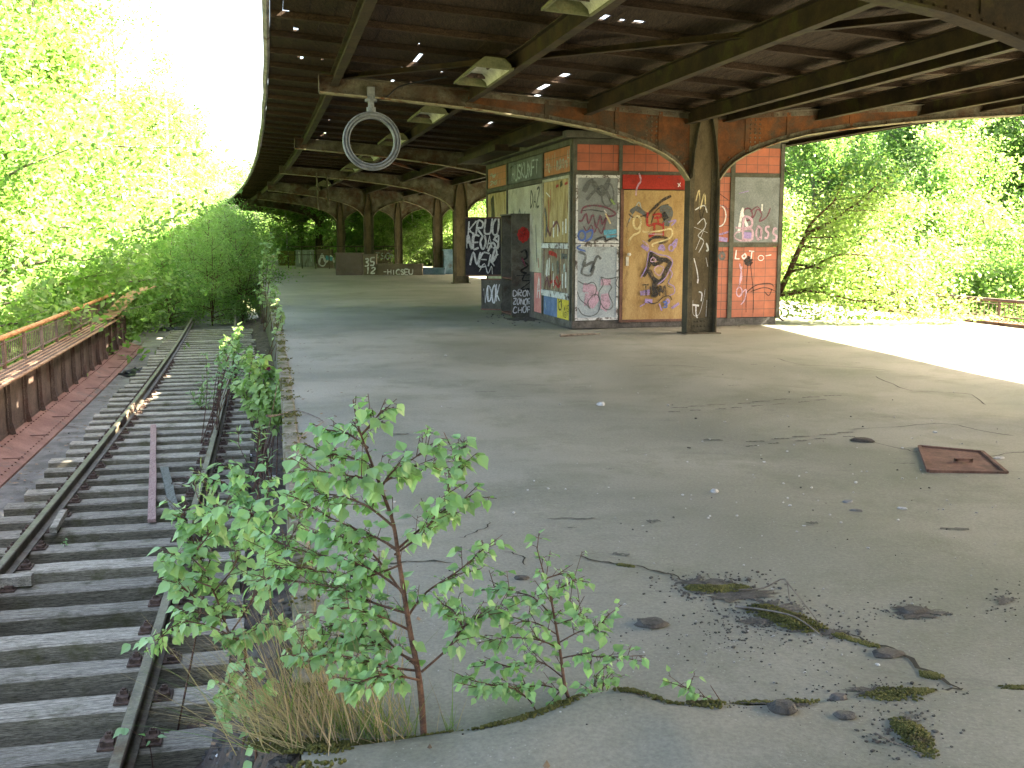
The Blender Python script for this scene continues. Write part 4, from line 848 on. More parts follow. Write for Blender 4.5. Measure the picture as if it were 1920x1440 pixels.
while t < 35:
    T, N = axes(t); yaw = RS.uniform(-.012, .012); N2 = Matrix.Rotation(yaw, 3, 'Z') @ N; T2 = Matrix.Rotation(yaw, 3, 'Z') @ T
    L = 2.55 + RS.uniform(-.05, .08); off = RS.uniform(-.07, .07); w = .25 + RS.uniform(-.015, .02); zt = ZS - RS.uniform(0, .006)
    c = P(t, TRK0 + off); O = Vector((c.x, c.y, 0)); mb = MB(); ns = 14; rings = []
    for i in range(ns + 1):
        x = -L / 2 + L * i / ns; e = [RS.uniform(-.006, .006) for _ in range(8)]
        ch = .018
        rings.append([O + N2 * x + T2 * a + Z * b for a, b in ((-w / 2 + e[0], zt - .22), (-w / 2 + e[1], zt - ch), (-w / 2 + ch, zt + e[2] * .6), (e[3], zt + e[3] * .7), (w / 2 - ch, zt + e[4] * .6), (w / 2 + e[5], zt - ch), (w / 2 + e[6], zt - .22))])
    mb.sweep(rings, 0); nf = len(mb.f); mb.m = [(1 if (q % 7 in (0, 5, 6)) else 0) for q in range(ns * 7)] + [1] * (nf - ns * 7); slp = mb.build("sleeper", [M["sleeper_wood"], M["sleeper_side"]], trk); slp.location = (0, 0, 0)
    og = worg(trk)                             # put the wood grain in the sleeper's own frame
    me = slp.data; ctr = O + Z * zt - og; ang = math.atan2(N2.y, N2.x); rot = Matrix.Rotation(-ang, 4, 'Z')
    me.transform(rot @ Matrix.Translation(-ctr)); me.transform(Matrix.Translation((k * 3.1, 0, 0))); slp.rotation_euler = (0, 0, ang)
    slp.location = ctr - Matrix.Rotation(ang, 3, 'Z') @ Vector((k * 3.1, 0, 0))
    if t < 26:
        for s in (-1, 1):
            fb = MB(); c = Vector((*P(t, TRK0 + s * .7525)[:2], ZS + .006)); fb.box(c, (.36, .16, .012), (N, T, Z))
            for q in (-1, 1):
                cc = c + N * q * .125; fb.box(cc + Z * .018, (.07, .10, .028), (N, T, Z)); fb.tube([cc + T * .025, cc + T * .025 + Z * .066], .013, 6); fb.tube([cc - T * .04 + N * q * .03, cc - T * .04 + N * q * .03 + Z * .04], .012, 6); fb.box(cc + T * .025 + Z * .042, (.042, .042, .024), (N, T, Z))
            # rail fastening sits on the sleeper: express it in the sleeper's rotated frame
            fo = fb.build("rail_fastening", M["fastener_rust"], None); fo.parent = slp
            fo.data.transform(Matrix.Translation(-(og + slp.location))); fo.data.transform(Matrix.Rotation(-ang, 4, 'Z'))
    t += 0.605; k += 1

# ------------------------------------------------------------------ bridge girders and railings
def girder(side, lab1, lab2, t0, t1):
    sg = -1 if side == 'left' else 1
    B = (lambda o: -o) if sg < 0 else (lambda o: 13.8 + o)       # o counted outwards from the platform edge
    g = root("bridge_girder", lab1, "bridge girder", tuple(P(t0 + 6, B(4.05), -1.3)), "bridge parapet girders")
    tt = frange(t0, t1, 0.8); pr = lambda q: [[P(t, B(o), z) for o, z in q] for t in tt]
    mb = MB(); mb.sweep(pr([(4.05, -1.7), (4.07, -1.7), (4.07, -.40), (4.05, -.40)]), 0)
    for a in (0.0, 1.0): mb.sweep(pr([(4.04, -1.28 + a * .79), (4.05, -1.28 + a * .79), (4.05, -1.19 + a * .79), (4.04, -1.19 + a * .79)]), 0)
    mb.build("web_plate", M["girder_steel"], g)
    mb = MB(); mb.sweep(pr([(3.86, -.40), (4.34, -.40), (4.34, -.375), (3.86, -.375)]), 0)
    for t in frange(t0, t1, 0.16):             # ribbed tread strips
        T, N = axes(t)
        for o in (3.94, 4.04, 4.14, 4.24): mb.box(P(t, B(o), -.369), (.05, .07, .012), (N, T, Z), 1)
    mb.build("top_flange", [M["flange_rust"], M["girder_steel"]], g)
    for i, t in enumerate(frange(t0 + .3, t1 - .2, 1.1)):
        T, N = axes(t); mb = MB(); q = 4.05 - .05; d = sg * -1
        q3 = [P(t, B(4.04), -1.26), P(t, B(3.94), -1.24), P(t, B(3.985), -1.05), P(t, B(3.985), -.41), P(t, B(4.04), -.41)]
        mb.prism([p - T * .006 for p in q3], T * .012)
        for sd in (-1, 1): mb.box(P(t, B(4.033), -.83) + T * sd * .045, (.014, .078, .84), (N, T, Z))
        for kk in range(8):
            for sd in (-1, 1): mb.box(P(t, B(4.02), -1.2 + kk * .105) + T * sd * .05, (.02, .024, .024), (N, T, Z))
        mb.build("stiffener", M["girder_steel"], g)
    mb = MB(); mb.sweep(pr([(4.03, -1.24), (3.56, -1.43), (3.56, -1.47), (4.03, -1.47)]), 0)
    for t in frange(t0 + .7, t1 - .5, 1.75):
        T, N = axes(t); mb.box(P(t, B(3.8), -1.335 + .006), (.52, .02, .012), (N, T, (N.cross(T))), 1)
        for o in (3.95, 3.65):
            for j in range(9): mb.box(P(t + j * .19, B(o), -1.24 - (4.03 - o) * .404 + .006), (.022, .022, .014), (N, T, Z), 1)
    mb.build("ledge_plate", [M["ledge_red"], M["hatch_rust"]], g)
    r = root("bridge_railing", lab2, "railing", tuple(P(t0 + 6, B(4.3), -.37)), "bridge railings")
    mb = MB(); mb.tube([P(t, B(4.30), .13) for t in tt], .045, 8); mb.build("handrail", M["rail_orange" if sg < 0 else "girder_steel"], r, smooth=True)
    mb = MB(); mb.sweep(pr([(4.28, -.30), (4.32, -.30), (4.32, -.27), (4.28, -.27)]), 0); mb.sweep(pr([(4.285, .03), (4.315, .03), (4.315, .045), (4.285, .045)]), 0); mb.build("rail_bar", M["girder_steel"], r)
    for t in frange(t0 + .4, t1 - .3, 1.45):
        T, N = axes(t); mb = MB(); mb.box(P(t, B(4.30), -.125), (.05, .07, .50), (N, T, Z)); mb.build("post", M["girder_steel"], r)
    mb = MB()
    for t in frange(t0, t1 - .1, .145):
        T, N = axes(t); mb.box(P(t, B(4.30), -.12), (.014, .014, .31), (N, T, Z))
    mb.build("infill_bars", M["girder_steel"], r)
girder('left', "rusty riveted bridge girder with red ledge left of the track", "orange rusted bridge railing on top of the left girder", 4.0, 31.0)
girder('right', "dark bridge girder at the right edge beyond the sunlit platform", "dark railing at the right edge beyond the sunlit platform", 12.0, 34.0)
mb = MB(); pth = smooth_path([P(27, -4.1, -.36), P(28.5, -3.95, -.2), P(30, -3.7, .12), P(31, -3.3, .28)], 4)
mb.sweep([[p + axes(28)[1] * a + Z * b for a, b in ((-.22, 0), (.22, .05), (.22, .075), (-.22, .025))] for p in pth], 0)
tag(mb.build("bent_plate", M["flange_rust"]), "bent rusty steel plate curling up at the far end of the left girder", "steel plate")
mb = MB(); mb.tube(smooth_path([P(13.6, -4.28, -.33), P(14.2, -4.18, -.33), P(14.9, -4.02, -.345)], 5), .045, 8)
tag(mb.build("red_pipe", M["ledge_red"]), "short faded red pipe lying on the left girder", "pipe")

# ------------------------------------------------------------------ loose things on track and platform
def plank(name, label, mat, a, b, w, th, cat="plank"):
    d = (b - a); L = d.length; d.normalize(); s = d.cross(Z).normalized(); u = s.cross(d); mb = MB(); rg = random.Random(int(L * 1000)); rings = []
    for i in range(9):
        p = a + d * L * i / 8; e = [rg.uniform(-.004, .004) for _ in range(4)]
        rings.append([p - s * (w / 2 + e[0]), p + s * (w / 2 + e[1]), p + s * (w / 2 + e[2]) + u * th, p - s * (w / 2 + e[3]) + u * th])
    mb.sweep(rings, 0); return tag(mb.build(name, mat, bevel=.004), label, cat)
plank("plank", "long pale pink painted plank lying across the sleepers", M["plank_pink"], G(285, 980, -1.255), G(288, 800, -1.255), .085, .04)
plank("plank", "short grey green board lying between pink plank and right rail", M["plank_grey"], G(328, 962, -1.255), G(308, 880, -1.255), .10, .035)
plank("wood_offcut", "short dark sleeper offcut beside the left rail at the left edge", M["sleeper_wood"], G(-10, 1100, -1.25), G(62, 1095, -1.25), .11, .09, "wood piece")
plank("wood_offcut", "small grey wood offcut leaning by the left rail fastening", M["sleeper_wood"], G(100, 1000, -1.24), G(120, 965, -1.17), .07, .06, "wood piece")
mb = MB(); rg = random.Random(6)
for k in range(7):
    a = rg.uniform(0, 6.28); c = G(345, 905, -1.2) + Vector((rg.uniform(-.08, .08), rg.uniform(-.12, .12), 0)); mb.tube(smooth_path([c + Vector((math.cos(a + j), math.sin(a + j), rg.uniform(-.2, .3))) * .11 for j in range(4)], 3), .006, 4)
mb.tube(smooth_path([G(352, 895, -1.14), G(370, 900, -1.1), G(395, 905, -1.12), G(420, 905, -1.2)], 4), .02, 6)
tag(mb.build("wire_tangle", M["fastener_rust"]), "tangle of rusty wire beside the right rail near the grey board", "wire")
def crumpled(name, label, mat, c, s, seed, cat):
    rg = random.Random(seed); mb = MB(); n = 14; rr = []
    for i in range(1, 8):
        th = math.pi * .5 * i / 7
        rr.append([c + Vector((math.sin(th) * math.cos(2 * math.pi * j / n) * s[0] * rg.uniform(.6, 1.25), math.sin(th) * math.sin(2 * math.pi * j / n) * s[1] * rg.uniform(.6, 1.25), math.cos(th) * s[2] * rg.uniform(.5, 1.3))) for j in range(n)])
    mb.sweep(rr, 0); return tag(mb.build(name, mat), label, cat)
crumpled("plastic_bag", "crumpled black plastic bag by the left rail and red ledge", M["bag_black"], G(258, 702, -1.45), (.42, .38, .14), 1, "plastic bag")
crumpled("plastic_bag", "flat black plastic scrap farther along the left rail", M["bag_black"], G(322, 618, -1.45), (.5, .4, .08), 2, "plastic bag")
crumpled("red_rag", "small dark red rag on the trackbed under the platform edge", M["rag_red"], G(505, 698, -1.40), (.22, .2, .12), 3, "rag")
crumpled("paper_scrap", "white paper scrap on the trackbed behind the red rag", M["cup_white"], G(485, 672, -1.40), (.25, .2, .06), 5, "paper")
crumpled("paper_scrap", "small white scrap between sleeper ends near the willow shoots", M["cup_white"], G(462, 856, -1.40), (.10, .07, .04), 6, "paper")
# hatch cover
hz = G(1800, 866); hatch = root("hatch_cover", "square rusty metal hatch cover lying on the platform", "hatch cover", tuple(hz))
cor = [G(1745, 886), G(1882, 889), G(1838, 851), G(1728, 841)]; mb = MB()
mb.prism([p + Z * .006 for p in cor], Z * .008); mb.build("plate", M["hatch_rust"], hatch)
mb = MB()
for a, b in zip(cor, cor[1:] + cor[:1]):
    d = (b - a); L = d.length; d.normalize(); s = d.cross(Z); mb.box((a + b) / 2 + Z * .014 + s * .016, (L + .03, .026, .022), (d, s, Z))
mb.build("rim", M["hatch_rust"], hatch)
mb = MB(); c = G(1806, 870) + Z * .016; mb.box(c + Z * .02, (.13, .03, .02)); mb.box(c + Z * .005 - Vector((.055, 0, 0)), (.02, .03, .04)); mb.box(c + Z * .005 + Vector((.055, 0, 0)), (.02, .03, .04)); mb.build("handle", M["hatch_rust"], hatch)
# stones and asphalt lumps
RL = random.Random(12)
def stone(name, label, mat, px, py, sx, sy, sz, cat, rot=0.0):
    g = G(px, py); z = plat_z(g.x, g.y); mb = MB(); mb.lump(Vector((g.x, g.y, z + sz * .2)), (sx, sy, sz), RL, rough=.22, n=11, rot=rot); return tag(mb.build(name, mat, bevel=.003), label, cat)
stone("asphalt_lump", "dark flat asphalt lump alone on the concrete right of the small sapling", M["asphalt_lump"], 1221, 1178, .15, .13, .035, "asphalt lump")
stone("concrete_lump", "rounded grey concrete lump sitting on the near crack", M["asphalt_lump"], 1468, 1358, .11, .09, .055, "stone", .4)
stone("concrete_lump", "small brownish stone in the near crack right of the moss", M["plinth_brick"], 1572, 1322, .07, .06, .05, "stone")
stone("asphalt_lump", "reddish brown lump below the near crack", M["asphalt_lump"], 1583, 1365, .08, .06, .03, "asphalt lump")
stone("asphalt_lump", "flat brown crumbled patch right of the mossy hole", M["asphalt_lump"], 1712, 1148, .13, .08, .03, "asphalt lump", .1)
stone("asphalt_lump", "flat dark chunk on the crack near the right edge", M["asphalt_lump"], 1662, 1230, .14, .10, .03, "asphalt lump", .3)
stone("asphalt_lump", "small dark lump left of the small sapling top", M["asphalt_lump"], 978, 1088, .08, .05, .03, "asphalt lump")
stone("asphalt_lump", "dark shard lying left of the rusty hatch", M["asphalt_lump"], 1618, 828, .2, .12, .05, "asphalt lump", -.3)
stone("white_stone", "largest white pebble in the middle of the platform", M["chip_white"], 1340, 923, .055, .05, .045, "pebble")
stone("white_stone", "white pebble on the platform below the kiosk corner", M["chip_white"], 1127, 760, .09, .08, .06, "pebble")
stone("glass_shard", "bluish grey shard beside white pebbles in front of the hatch", M["ring_grey"], 1590, 940, .08, .05, .025, "shard", .4)
stone("glass_shard", "long pale shard with a pebble at its end", M["ring_grey"], 1606, 957, .09, .035, .02, "shard", -.3)
stone("glass_shard", "triangular pale shard farthest right of the two scattered shards", M["chip_white"], 1692, 952, .07, .04, .02, "shard", -.5)
stone("white_stone", "white stone on the ground right behind the rusty hatch", M["chip_white"], 1873, 861, .10, .05, .03, "pebble")
for k, (x, y, s) in enumerate(((1395, 606, .30), (1412, 602, .22), (1425, 606, .26), (1436, 600, .2), (1404, 594, .3), (1428, 582, .42))):
    stone("rubble_block", "pale rubble piece in the sunlit heap at the kiosk corner", M["chip_white"], x, y, s, s * .8, s * .6, "rubble", k)["group"] = "rubble heap at the kiosk corner"
mb = MB()
for k in range(330):
    u = RL.random()
    if u < .55: x, y = RL.gauss(1500, 260), RL.gauss(900, 110)
    elif u < .8: x, y = RL.uniform(560, 1900), RL.uniform(640, 1400)
    else: x, y = RL.gauss(1430, 170), RL.gauss(1235, 45)
    if not (540 < x < 1950 and 560 < y < 1430): continue
    g = G(x, y)
    if (g - edge(g.y)).x < .3: continue
    s = RL.uniform(.005, .015) * (1.25 if y < 1000 else .7) * (1.6 if RL.random() < .08 else 1); mb.lump(Vector((g.x, g.y, plat_z(g.x, g.y) + s * .25)), (s * RL.uniform(.8, 1.8), s, s * .7), RL, 0 if RL.random() < .75 else 1, n=5, rot=RL.uniform(0, 3))
tag(mb.build("gravel", [M["chip_white"], M["asphalt_lump"]]), "scattered white chips and crumbs on the concrete platform", "gravel", kind='stuff')
mb = MB()
def patch(px, py, rx, ry, rough=.5):
    c = G(px, py); a_ = (G(px + rx, py) - c); b_ = (G(px, py + ry) - c); n_ = 40; vs = [Vector((c.x, c.y, plat_z(c.x, c.y) + .006))]
    for i in range(n_):
        t_ = 2 * math.pi * i / n_; q = 1 + RL.uniform(-rough, rough); p = c + a_ * math.cos(t_) * q + b_ * math.sin(t_) * q; vs.append((p.x, p.y, plat_z(p.x, p.y) + .004))
    mb.add(vs, [(0, 1 + i, 1 + (i + 1) % n_) for i in range(n_)])
for q in ((1330, 1098, 50, 11), (1390, 1118, 52, 14), (1450, 1148, 50, 14), (1510, 1182, 34, 9), (1320, 1112, 22, 7), (1420, 1172, 30, 7), (1712, 1150, 48, 10), (1640, 1302, 46, 8), (1560, 1190, 24, 6), (1700, 1375, 22, 10), (1450, 1344, 60, 6), (1885, 1130, 18, 7), (985, 598, 30, 4), (1310, 609, 60, 3)): patch(*q)
DL = []                            # crumbled asphalt, leaf litter
for (cx, cy, sx, sy, nn, s0) in ((1340, 1100, 55, 16, 260, .022), (1440, 1160, 60, 22, 260, .02), (1400, 1190, 120, 30, 200, .012), (1570, 1190, 40, 14, 70, .018), (1700, 1150, 40, 10, 120, .015), (1640, 1300, 80, 14, 110, .015), (1690, 1390, 45, 26, 150, .018), (1890, 1130, 30, 18, 60, .014), (1450, 1345, 160, 10, 130, .012), (1000, 598, 36, 5, 110, .05), (950, 592, 24, 4, 60, .04), (1300, 608, 80, 4, 90, .03), (1375, 600, 22, 5, 60, .05)):
    for k in range(int(nn * 1.2)):
        g = G(RL.gauss(cx, sx), RL.gauss(cy, sy)); s = s0 * RL.uniform(.15, .75) * (1.7 if RL.random() < .07 else 1); mb.lump(Vector((g.x, g.y, plat_z(g.x, g.y) + s * .2)), (s * RL.uniform(.8, 1.6), s, s * .6), RL, 0, n=5, rot=RL.uniform(0, 3))
tag(mb.build("crumbled_asphalt", [M["asphalt_lump"]]), "dark crumbled asphalt and dirt along the broken platform surface", "debris", kind='stuff')
mb = MB()
for pts, w, hgt in (([(900, 1381), (960, 1374), (1020, 1360), (1080, 1338)], .07, .02), ([(1170, 1325), (1220, 1332), (1270, 1345), (1340, 1350)], .10, .03), ([(1385, 1336), (1440, 1332), (1510, 1330)], .085, .028), ([(1160, 1058), (1185, 1062)], .035, .012), ([(1300, 1105), (1340, 1108), (1390, 1105)], .10, .03), ([(1430, 1150), (1460, 1160), (1490, 1165)], .13, .04), ([(1470, 1172), (1520, 1180)], .12, .04), ([(1570, 1195), (1640, 1215)], .05, .02), ([(1640, 1318), (1690, 1310)], .14, .03), ([(1710, 1308), (1730, 1303)], .08, .02), ([(1690, 1375), (1708, 1392), (1720, 1410), (1738, 1432)], .085, .03), ([(1735, 1268), (1755, 1270)], .06, .015), ([(1890, 1294), (1930, 1292)], .05, .015), ([(640, 1395), (760, 1388), (880, 1381)], .05, .02), ([(500, 1385), (560, 1400), (640, 1405)], .12, .03)):
    w *= 1.35; q = smooth_path([G(*p) for p in pts], 10); L = sum((b - a).length for a, b in zip(q, q[1:])); m_ = max(6, int(L / .02))
    for i in range(int(m_ * w * 520)):
        f = RL.random() * (len(q) - 1); j = min(len(q) - 2, int(f)); p = q[j].lerp(q[j + 1], f - j); lump_ = .55 + .45 * math.sin(p.x * 31 + 3) * math.sin(p.y * 27 + p.x * 9)
        a_ = RL.uniform(0, 6.28); rr_ = w * .5 * math.sqrt(RL.random()) * (.6 + .5 * lump_); c = p + Vector((math.cos(a_) * rr_, math.sin(a_) * rr_, 0)); z = hgt * .55 * (1 - (rr_ / (w * .56)) ** 2) * lump_; sz = RL.uniform(.006, .014)
        mb.lump(Vector((c.x, c.y, plat_z(c.x, c.y) + z)), (sz, sz, sz * .9), RL, 0, n=4, rough=.35)
for k in range(5200):                         # moss cushions along the kerb
    t = 2 + 28 * RL.random() ** 1.8; o = RL.gauss(.035, .045); cl = math.sin(t * 5.3) + math.sin(t * 12.1 + 2) + .4 * math.sin(t * 31)
    if cl < .25 or not -.06 < o < .2: continue
    p = P(t, o); sz = RL.uniform(.008, .02) * (1 + t * .03); mb.lump(Vector((p.x, p.y, plat_z(p.x, p.y) + .022 + .02 * RL.random() * cl * .5)), (sz, sz * 1.2, sz * .8), RL, 0, n=4, rough=.35)
tag(mb.build("moss", M["moss"], smooth=True), "olive moss growing in the platform cracks and along the kerb", "moss", kind='stuff')
mb = MB()                                      # stones and dirt clods beside the sleepers
for k in range(1500):
    t = RL.uniform(2, 30) if RL.random() < .6 else RL.uniform(2.2, 7); o = RL.uniform(-.62, -.03) if RL.random() < .75 else RL.uniform(-3.5, -.5); p = P(t, o); s = RL.uniform(.015, .07) * (1 if o > -.65 else .5); z = dirt_z(t, o)
    mb.lump(Vector((p.x, p.y, z + .01)), (s * RL.uniform(.8, 1.7), s, s * .7), RL, 0 if RL.random() < .97 else 1, n=6, rot=RL.uniform(0, 3))
tag(mb.build("track_stones", [M["asphalt_lump"], M["chip_white"]]), "dark stones and dirt clods between sleepers and platform edge", "stones", kind='stuff')
def twig(label, pts, r, mat="twig_grey"):
    mb = MB(); q = smooth_path(pts, 4); mb.tube(q, [r * (1 - .6 * i / len(q)) for i in range(len(q))], 5); tag(mb.build("fallen_twig", M[mat]), label, "twig", "fallen twigs on the platform")
def gz(px, py, h=.01): p = G(px, py); p.z = plat_z(p.x, p.y) + h; return p
twig("long pale twig lying across the mossy hole", [gz(1378, 1146), gz(1430, 1160, .03), gz(1490, 1178, .04), gz(1540, 1200)], .006)
twig("thin bent twig arching over the right end of the mossy hole", [gz(1470, 1110, .06), gz(1495, 1140, .05), gz(1535, 1176)], .005)
twig("forked dark twig at the top of the mossy hole", [gz(1385, 1112), gz(1430, 1112, .02), gz(1470, 1110, .06), gz(1480, 1138, .02)], .005)
twig("thin dry stalk lying below the lowest moss patch", [gz(1640, 1400), gz(1680, 1420), gz(1730, 1440)], .003)
twig("grey twig on the platform left above the birch sapling", [gz(545, 840), gz(575, 815, .02), gz(605, 797, .02), gz(600, 790)], .008)
twig("thin flat stick lying in front of the kiosk corner", [gz(1050, 632, .03), gz(1090, 630, .03), gz(1125, 628, .03)], .03)
twig("straw lying along the near crack right of the grass", [gz(820, 1384), gz(880, 1383), gz(960, 1381)], .003, "grass_dry")
twig("bent root growing out over the platform edge", [gz(500, 790, .05), gz(520, 785, .03), gz(560, 775, .02), gz(600, 790, .02)], .012)

mb = MB(); rg = random.Random(40)             # dead leaves drifted over the track, the ledge and the platform edge
for k in range(1500):
    t = 2.5 + 27 * rg.random() ** 1.3; u = rg.random()
    if u < .30: o = rg.uniform(-3.5, -2.8); z = -1.45
    elif u < .55: o = rg.gauss(-2.55, .12); z = -1.455
    elif u < .75: o = rg.uniform(-2.4, -1.1); z = -1.455
    elif u < .9: o = rg.uniform(-.6, -.05); z = dirt_z(t, o) + .035
    else: o = .1 + abs(rg.gauss(0, .25)); z = None
    p = P(t, o); p.z = plat_z(p.x, p.y) + .006 if z is None else z + .006; sz = rg.uniform(.02, .05) * (1 if z is not None else .55); a = rg.uniform(0, 6.28); c, s_ = math.cos(a) * sz, math.sin(a) * sz
    mb.add([p + Vector((c, s_, rg.uniform(0, .012))), p + Vector((-s_ * .5, c * .5, .003)), p + Vector((-c, -s_, rg.uniform(0, .012))), p + Vector((s_ * .5, -c * .5, .004))], [(0, 1, 2, 3)], rg.randint(0, 1))
weathered("dead_leaf", (0.16, 0.10, 0.055), (0.30, 0.20, 0.12), scale=6); weathered("dead_leaf_dark", (0.07, 0.05, 0.035), (0.13, 0.09, 0.06), scale=6)
tag(mb.build("leaf_litter", [M["dead_leaf"], M["dead_leaf_dark"]]), "brown dead leaves drifted over the track bed and platform edge", "leaf litter", kind='stuff')

# ------------------------------------------------------------------ vegetation
def leaf_cloud(name, pts, nrm, size, mat, parent, rng, shape='rhomb'):
    """many leaf faces in one mesh; pts (n,3), nrm (n,3) preferred facing, size (n,)"""
    n = len(pts); a = rng.normal(size=(n, 3)); u = np.cross(nrm, a); u /= np.linalg.norm(u, axis=1)[:, None] + 1e-9
    w = np.cross(nrm, u); w /= np.linalg.norm(w, axis=1)[:, None] + 1e-9
    nn = nrm / (np.linalg.norm(nrm, axis=1)[:, None] + 1e-9); s = size[:, None]
    v = np.stack([pts - u * s * .55, pts + w * s * .36 + nn * s * .1, pts + u * s * .6 - nn * s * .08, pts - w * s * .36 + nn * s * .1], 1).reshape(-1, 3)
    og = worg(parent); v = v - np.array(og)
    me = bpy.data.meshes.new(name); me.vertices.add(4 * n); me.vertices.foreach_set("co", v.ravel().astype(np.float32))
    me.loops.add(4 * n); me.loops.foreach_set("vertex_index", np.arange(4 * n, dtype=np.int32))
    me.polygons.add(n); me.polygons.foreach_set("loop_start", np.arange(0, 4 * n, 4, dtype=np.int32)); me.polygons.foreach_set("loop_total", np.full(n, 4, dtype=np.int32))
    me.materials.append(mat); me.update(calc_edges=True); me.validate()
    o = bpy.data.objects.new(name, me); COL.objects.link(o); o.parent = parent; return o

def make_tree(name, seed, H, crown_r, base_frac, nlimb, nleaf, lsize, bark, leaf, trunk_r, lean=(0, 0), droop=0.1, stems=1, clump=0.45):
    rg = random.Random(seed); rn = np.random.default_rng(seed)
    r = root(name, "x", "tree"); tb = MB(); tips = []
    for sidx in range(stems):
        ph = rg.uniform(0, 6.28); sp = 0 if stems == 1 else rg.uniform(.1, .35) * H * .5
        Hs = H * (1 if sidx == 0 else rg.uniform(.65, .95)); tp = []
        for i in range(9):
            f = i / 8; tp.append(Vector((lean[0] * f + math.cos(ph) * sp * f ** 1.3 + rg.uniform(-.03, .03) * H * .3 * f, lean[1] * f + math.sin(ph) * sp * f ** 1.3 + rg.uniform(-.03, .03) * H * .3 * f, Hs * f)))
        tr = trunk_r / math.sqrt(stems); tb.tube(tp, [tr * (1 - .88 * i / 8) + .008 for i in range(9)], 8)
        nl = max(3, nlimb // stems)
        for k in range(nl):
            f = base_frac + (1 - base_frac) * ((k + rg.random()) / nl); f = min(f, .985); i = min(7, int(f * 8)); p = tp[i].lerp(tp[i + 1], f * 8 - i)
            az = k * 2.4 + rg.uniform(-.5, .5); g = (f - base_frac) / (1 - base_frac); prof = (math.sin(math.pi * min(1, .12 + g * .88)) ** .7) * (1 - .35 * g)
            L = crown_r * max(.18, prof) * rg.uniform(.7, 1.2); up = .15 + .75 * g
            d = Vector((math.cos(az), math.sin(az), up)).normalized(); pts = [p]
            for j in range(4):
                d = (d + Vector((rg.uniform(-.25, .25), rg.uniform(-.25, .25), rg.uniform(-.12, .15) - droop * j * .5))).normalized(); pts.append(pts[-1] + d * L / 4)
            r0 = tr * (1 - .85 * f) * .45 + .01; tb.tube(pts, [r0 * (1 - .8 * j / 4) + .004 for j in range(5)], 5)
            for j in range(1, 5):
                tips.append(pts[j])
                for q in range(3):
                    dd = (d + Vector((rg.uniform(-1, 1), rg.uniform(-1, 1), rg.uniform(-.5, .6)))).normalized(); e = pts[j] + dd * L * rg.uniform(.2, .42)
                    tips.append(e); tips.append(pts[j].lerp(e, .5))
                    if q == 0: tb.tube([pts[j], e], [r0 * .3, .004], 4)
    tb.build("trunk", M[bark], r, smooth=True)
    tips = np.array([list(t) for t in tips]); idx = rn.integers(0, len(tips), nleaf)
    pts = tips[idx] + rn.normal(size=(nleaf, 3)) * clump * np.array([1, 1, .7]) * rn.uniform(.3, 1.2, (nleaf, 1))
    nrm = rn.normal(size=(nleaf, 3)) * .8 + np.array([0, 0, .9]); size = lsize * rn.uniform(.6, 1.35, nleaf)
    leaf_cloud("crown", pts, nrm, size, M[leaf], r, rn); return r

PROTO = {}
def proto(key, *a, **k): PROTO[key] = [make_tree(*a, **k), False]
proto("maple1", "broadleaf_tree", 1, 11.0, 3.6, .10, 40, 30000, .12, "bark_grey", "leaf_wood", .16)
proto("maple2", "broadleaf_tree", 2, 9.5, 3.2, .06, 38, 27000, .115, "bark_grey", "leaf_bright", .14, stems=2)
proto("birch", "birch_tree", 3, 15.0, 2.8, .22, 34, 6500, .12, "bark_birch", "leaf_bright", .17, droop=.35)
proto("slim1", "slim_tree", 4, 10.5, 2.4, .30, 24, 8000, .17, "bark_grey", "leaf_dark", .13, stems=2)
proto("slim2", "slim_tree", 5, 9.5, 2.6, .22, 24, 8500, .16, "bark_birch", "leaf_wood", .11)
proto("shrub1", "leafy_shrub", 6, 4.4, 1.9, .03, 28, 5600, .085, "bark_brown", "leaf_dark", .05, stems=4, clump=.36)
proto("shrub2", "leafy_shrub", 7, 3.2, 1.7, .03, 24, 5200, .08, "bark_brown", "leaf_wood", .04, stems=4, clump=.34)
proto("bush", "leafy_bush", 8, 4.5, 3.0, .02, 36, 24000, .10, "bark_brown", "leaf_bright", .07, stems=4, clump=.42)
def plant(key, x, y, z, s, rot, label, cat, group):
    pr = PROTO[key]; o = pr[0] if not pr[1] else copy_tree(pr[0]); pr[1] = True
    o.location = (x, y, z); o.scale = (s, s, s); o.rotation_euler = (0, 0, rot); tag(o, label, cat, group); return o
RV = random.Random(31)
LW = "sunlit yellow green tree in the wood left of the track"; 
